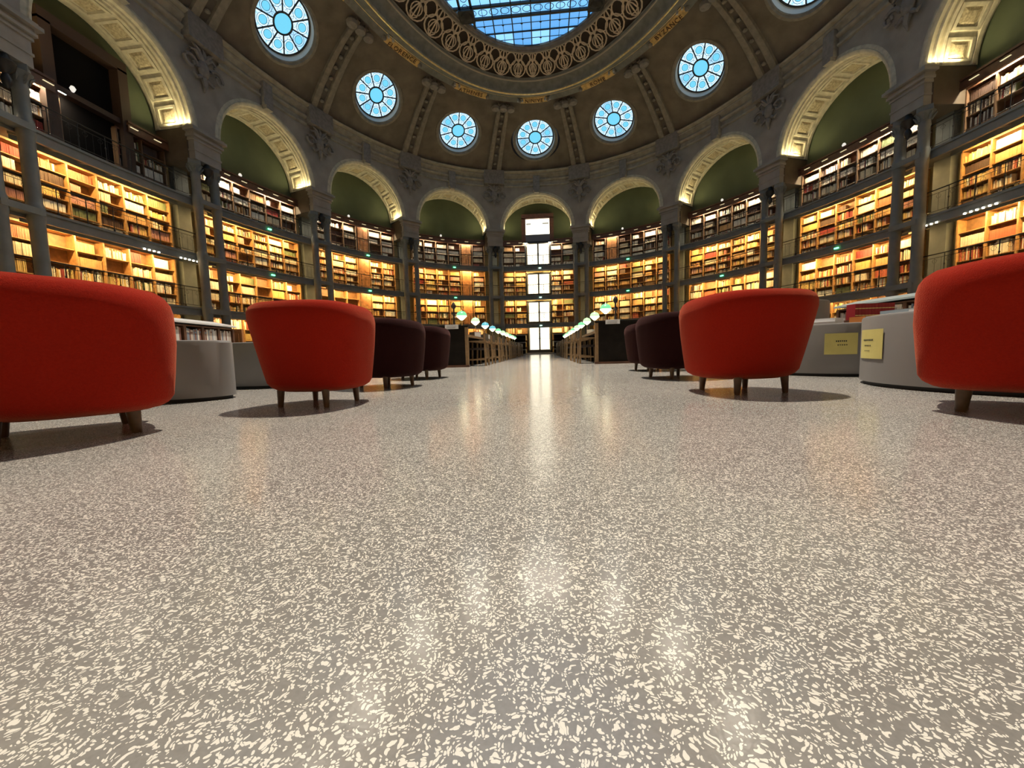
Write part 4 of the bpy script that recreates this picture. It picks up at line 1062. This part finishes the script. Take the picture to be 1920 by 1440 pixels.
for side, xl, cols in (('left', -1.72, ['green', 'pale green', 'turquoise', 'turquoise', 'green', 'pale green', 'pale green', 'green', 'pale green', 'green']),
                       ('right', 1.82, ['green', 'pale green', 'pale green', 'green', 'pale green', 'green', 'pale green', 'green', 'pale green', 'green'])):
    for i in range(10):
        yy = (-4.3 if side == 'left' else -4.75)+2.0*i
        o = LM if first else copy_tree(LM); first = False
        o.location = (xl, yy, 0.765); o['label'] = '%s glass reading lamp, %s of the row on the %s desk' % (cols[i], (ORD+['ninth', 'tenth'])[i+1], side)
        for c in o.children:
            if c.name.startswith('dome_shade'): c.data = SH[cols[i]]
        if i < 5: add_light('POINT', 'lamp_light', (xl, yy, 1.35), 9, (1, 0.85, 0.55), shadow_soft_size=0.08)
        # a desk divider / small reader screen beside each lamp
def chair_master():
    R = thing('reading_chair', (0, 0, 0), 'x', 'chair', 'oak reading chairs along the aisle', local=True)   # faces +X
    for sx in (-1, 1):
        for sy in (-1, 1):
            mb = MB(); h = 0.80 if sx < 0 else 0.60
            mb.hexa([(sx*.22-.02, sy*.24-.02, 0), (sx*.22+.02, sy*.24-.02, 0), (sx*.22+.02, sy*.24+.02, 0), (sx*.22-.02, sy*.24+.02, 0),
                     (sx*.20-.018, sy*.24-.018, h), (sx*.20+.018, sy*.24-.018, h), (sx*.20+.018, sy*.24+.018, h), (sx*.20-.018, sy*.24+.018, h)])
            obj('leg', mb, M_READ, R)
    for sy in (-1, 1): mb = MB(); mb.box((0, sy*.24, 0.615), (0.50, 0.05, 0.035)); obj('armrest', mb, M_READ, R)
    mb = MB(); mb.box((0, 0, 0.43), (0.44, 0.46, 0.05)); obj('seat', mb, M_LEATHER, R)
    mb = MB(); mb.box((-0.20, 0, 0.71), (0.05, 0.46, 0.20)); obj('back_pad', mb, M_LEATHER, R)
    mb = MB(); mb.box((-0.215, 0, 0.60), (0.03, 0.46, 0.035)); obj('back_rail', mb, M_READ, R)
    for q in (-.14, -.05, .05, .14): mb = MB(); mb.box((-0.215, q, 0.41), (0.015, 0.035, 0.38)); obj('slat', mb, M_READ, R)
    for sy in (-1, 1): mb = MB(); mb.box((0, sy*.24, 0.16), (0.40, 0.025, 0.03)); obj('stretcher', mb, M_READ, R)
    mb = MB(); mb.box((-0.21, 0, 0.20), (0.02, 0.46, 0.03)); obj('rear_stretcher', mb, M_READ, R)
    return R
CM = chair_master(); first = True
for side, xc, rz in (('left', -1.30, PI), ('right', 1.42, 0.0)):
    for i in range(14):
        if side == 'right' and i == 3: continue
        o = CM if first else copy_tree(CM); first = False
        o.location = (xc+rnd.uniform(-.02, .02), -4.35+1.30*i, 0); o.rotation_euler = (0, 0, rz+rnd.uniform(-0.04, 0.04))
        o['label'] = 'oak reading chair with slatted back, %s from the near end along the %s desk' % ((ORD+['ninth', 'tenth', 'eleventh', 'twelfth', 'thirteenth', 'fourteenth'])[i+1], side)
# signs on the desk ends, papers and small things on the desks
for side, x, y, z in (('left', -1.80, -5.10, 0.955), ('right', 1.92, -5.10, 0.955)):
    t = thing('desk_sign', (x, y, z), 'small white sign on the end of the %s desk' % side, 'sign', None, local=False)
    mb = MB(); mb.box((x, y, z+0.0), (0.32, 0.008, 0.10)); obj('plate', mb, M_PAPERW, t)
    mb = MB()
    for q in range(3): mb.box((x-0.01*q, y-0.006, z+0.025-0.025*q), (0.22, 0.002, 0.006))
    obj('print_line', mb, mat('grey_print', (0.25, 0.25, 0.3), 0.6), t)
for side, x in (('left', -1.78), ('right', 2.02)):
    t = thing('bronze_finial', (x, -4.9, 0.765), 'dark bronze finial post at the near end of the %s desk' % side, 'post', 'bronze finial posts', local=False)
    mb = MB(); mb.lathe((x, -4.9, 0.765), [(0.06, 0), (0.06, 0.2), (0.03, 0.24), (0.02, 0.45), (0.045, 0.50), (0.02, 0.55), (0.02, 0.62), (0.05, 0.66), (0.06, 0.70), (0.03, 0.76), (0.01, 0.79)], 12); obj('post', mb, M_DARKMET, t, smooth=True)
for i, (x, y, dx, c, nm) in enumerate([(2.45, -4.7, 0.30, (0.16, 0.10, 0.07), 'brown'), (2.62, -4.5, 0.24, (0.4, 0.33, 0.2), 'khaki'), (1.95, -3.4, 0.28, (0.6, 0.5, 0.32), 'beige'), (1.80, -2.4, 0.25, (0.7, 0.66, 0.55), 'ivory'), (-1.62, -3.0, 0.26, (0.06, 0.05, 0.05), 'black'), (-1.62, -1.1, 0.26, (0.07, 0.06, 0.06), 'charcoal')]):
    slab('book', x, y, 0.765, 0.22, dx, 0.16, 0.2*i, mat('desk_cover_%d' % i, c, 0.5), '%s volume lying on the %s reading desk' % (nm, 'left' if x < 0 else 'right'), 'book', None)
# dark low shelves either side of the far doors
for sg, side in ((-1, 'left'), (1, 'right')):
    t = thing('shelf_rack', (sg*1.75, 20.3, 0), 'dark low rack of shelves just %s of the glass doors' % side, 'rack', 'low racks flanking the doors')
    for q in range(6): mb = MB(); mb.box((sg*1.9, 20.3, 0.12+0.32*q), (1.3, 0.5, 0.07)); obj('shelf', mb, M_CAST if q % 2 else M_DESK, t)
    mb = MB(); mb.box((sg*1.9, 20.5, 0.9), (1.3, 0.04, 1.75)); obj('back_panel', mb, M_DESK, t)
mb = MB(); mb.box((0, 20.6, 0.03), (3.2, 1.6, 0.06)); mb.box((0, 20.9, 0.10), (2.8, 1.2, 0.08)); tag(obj('trim_30', mb, M_STONE), kind='structure')
# white tilted reading light seen over the right drums
t = thing('desk_light', (5.0, -6.9, 0), 'small white tilting light on a thin stand behind the right drums', 'lamp', None, local=False)
mb = MB(); mb.lathe((5.0, -6.9, 0), [(0.12, 0), (0.12, 0.02), (0.012, 0.04), (0.012, 1.02)], 12); obj('stand', mb, M_DARKMET, t)
mb = MB(); mb.box((5.0, -6.9, 1.06), (0.34, 0.2, 0.03), 0.5); mb.lathe((5.0, -6.9, 1.05), [(0.13, 0), (0.05, 0.07)], 12); obj('head', mb, mat('white_enamel', (0.8, 0.8, 0.78), 0.35), t)

# ------------------------------------------------------------------ books: the largest in view one by one, the rest as one mass
sc = []
for i, b in enumerate(BOOKS):
    p = project((b[0]+b[2]*(b[4])-b[3]*b[6], b[1]+b[3]*b[4]+b[2]*b[6], b[8])); q = project((b[0]+b[2]*(b[4]+b[5])-b[3]*b[6], b[1]+b[3]*(b[4]+b[5])+b[2]*b[6], b[8]+b[9]))
    if p is None or q is None: sc.append(0); continue
    mx, my = (p[0]+q[0])/2, (p[1]+q[1])/2
    vis = 0 < mx < 1920 and 0 < my < 1440 and not hidden(mx, my)
    # books behind the pier columns do not show
    if vis:
        for k in PIERS:
            for sg in (-1, 1):
                X, Y, TX, TY = frame(k); cp = project((X-TY*0.32+TX*sg*0.46, Y+TX*0.32+TY*sg*0.46, b[8]))
                if cp and abs(cp[0]-mx) < 0.3*FPX/cp[2]: vis = False
    sc.append(abs(p[0]-q[0])*abs(p[1]-q[1]) if vis else 0)
ls = []
for (p, rz, f, wd, hh, m1, m2, lab, grp) in LOWB:
    q = project((p[0], p[1], p[2]+hh/2))
    vis = q and 0 < q[0] < 1920 and not hidden(q[0], q[1])
    ls.append(0.7*wd*hh*(FPX/q[2])**2 if vis else 0)
order = sorted([(-v, 0, i) for i, v in enumerate(sc)] + [(-v, 1, i) for i, v in enumerate(ls)])[:262]
top = {i for v, k, i in order if k == 0 and v < 0}; ltop = {i for v, k, i in order if k == 1 and v < 0}
lrest = MB(); lm = []
for i, (p, rz, f, wd, hh, m1, m2, lab, grp) in enumerate(LOWB):
    if i in ltop:
        mb = MB(); mb.box((0, 0, hh/2), (wd-0.002, 0.17, hh)); mb.box((0, -0.0865*f, hh*0.75), (wd-0.004, 0.004, 0.03), mi=1)
        o = bpy.data.objects.new('book', mesh('book', mb, [m1, m2])); COL.objects.link(o); o.location = p; o.rotation_euler = (0, 0, rz)
        tag(o, lab, 'book', grp)
    else:
        if m1 not in lm: lm.append(m1)
        lrest.box((p[0], p[1], p[2]+hh/2), (wd-0.002, 0.17, hh), rz, lm.index(m1))
o = obj('shelved_books', lrest, lm, kind='stuff'); tag(o, 'further books packed in the low sloped-top bookcases', 'books')
ROWN = {4: ['bottom', 'second-lowest', 'second-highest', 'top'], 5: ['bottom', 'second-lowest', 'middle', 'second-highest', 'top']}
rest = MB()
CASE = {}
for i, b in enumerate(BOOKS):
    mi, n, ti, c, r, rows, idx = b[11:]
    if i in top:
        org = (b[0]+b[2]*b[4]-b[3]*b[6], b[1]+b[3]*b[4]+b[2]*b[6], b[8])
        mb = MB(); book_hexa(mb, b)
        me = mesh('book', mb, M_BOOK[mi], origin=org); o = bpy.data.objects.new('book', me); COL.objects.link(o); o.location = org
        tag(o, '%s book, %s in %s compartment, %s %s shelf, %s bay %s' % (BOOKC[mi][0], NTH[idx], NTH[c+1], ROWN[rows][r], TIER[ti], ORD[abs(n)], 'left' if n < 0 else 'right'), 'book', 'books shelved in the %s' % bayname(n))
    else:
        book_hexa(rest, b, mi)
o = obj('books', rest, M_BOOK, kind='stuff'); tag(o, 'rows of old books filling the more distant wall shelves', 'books')
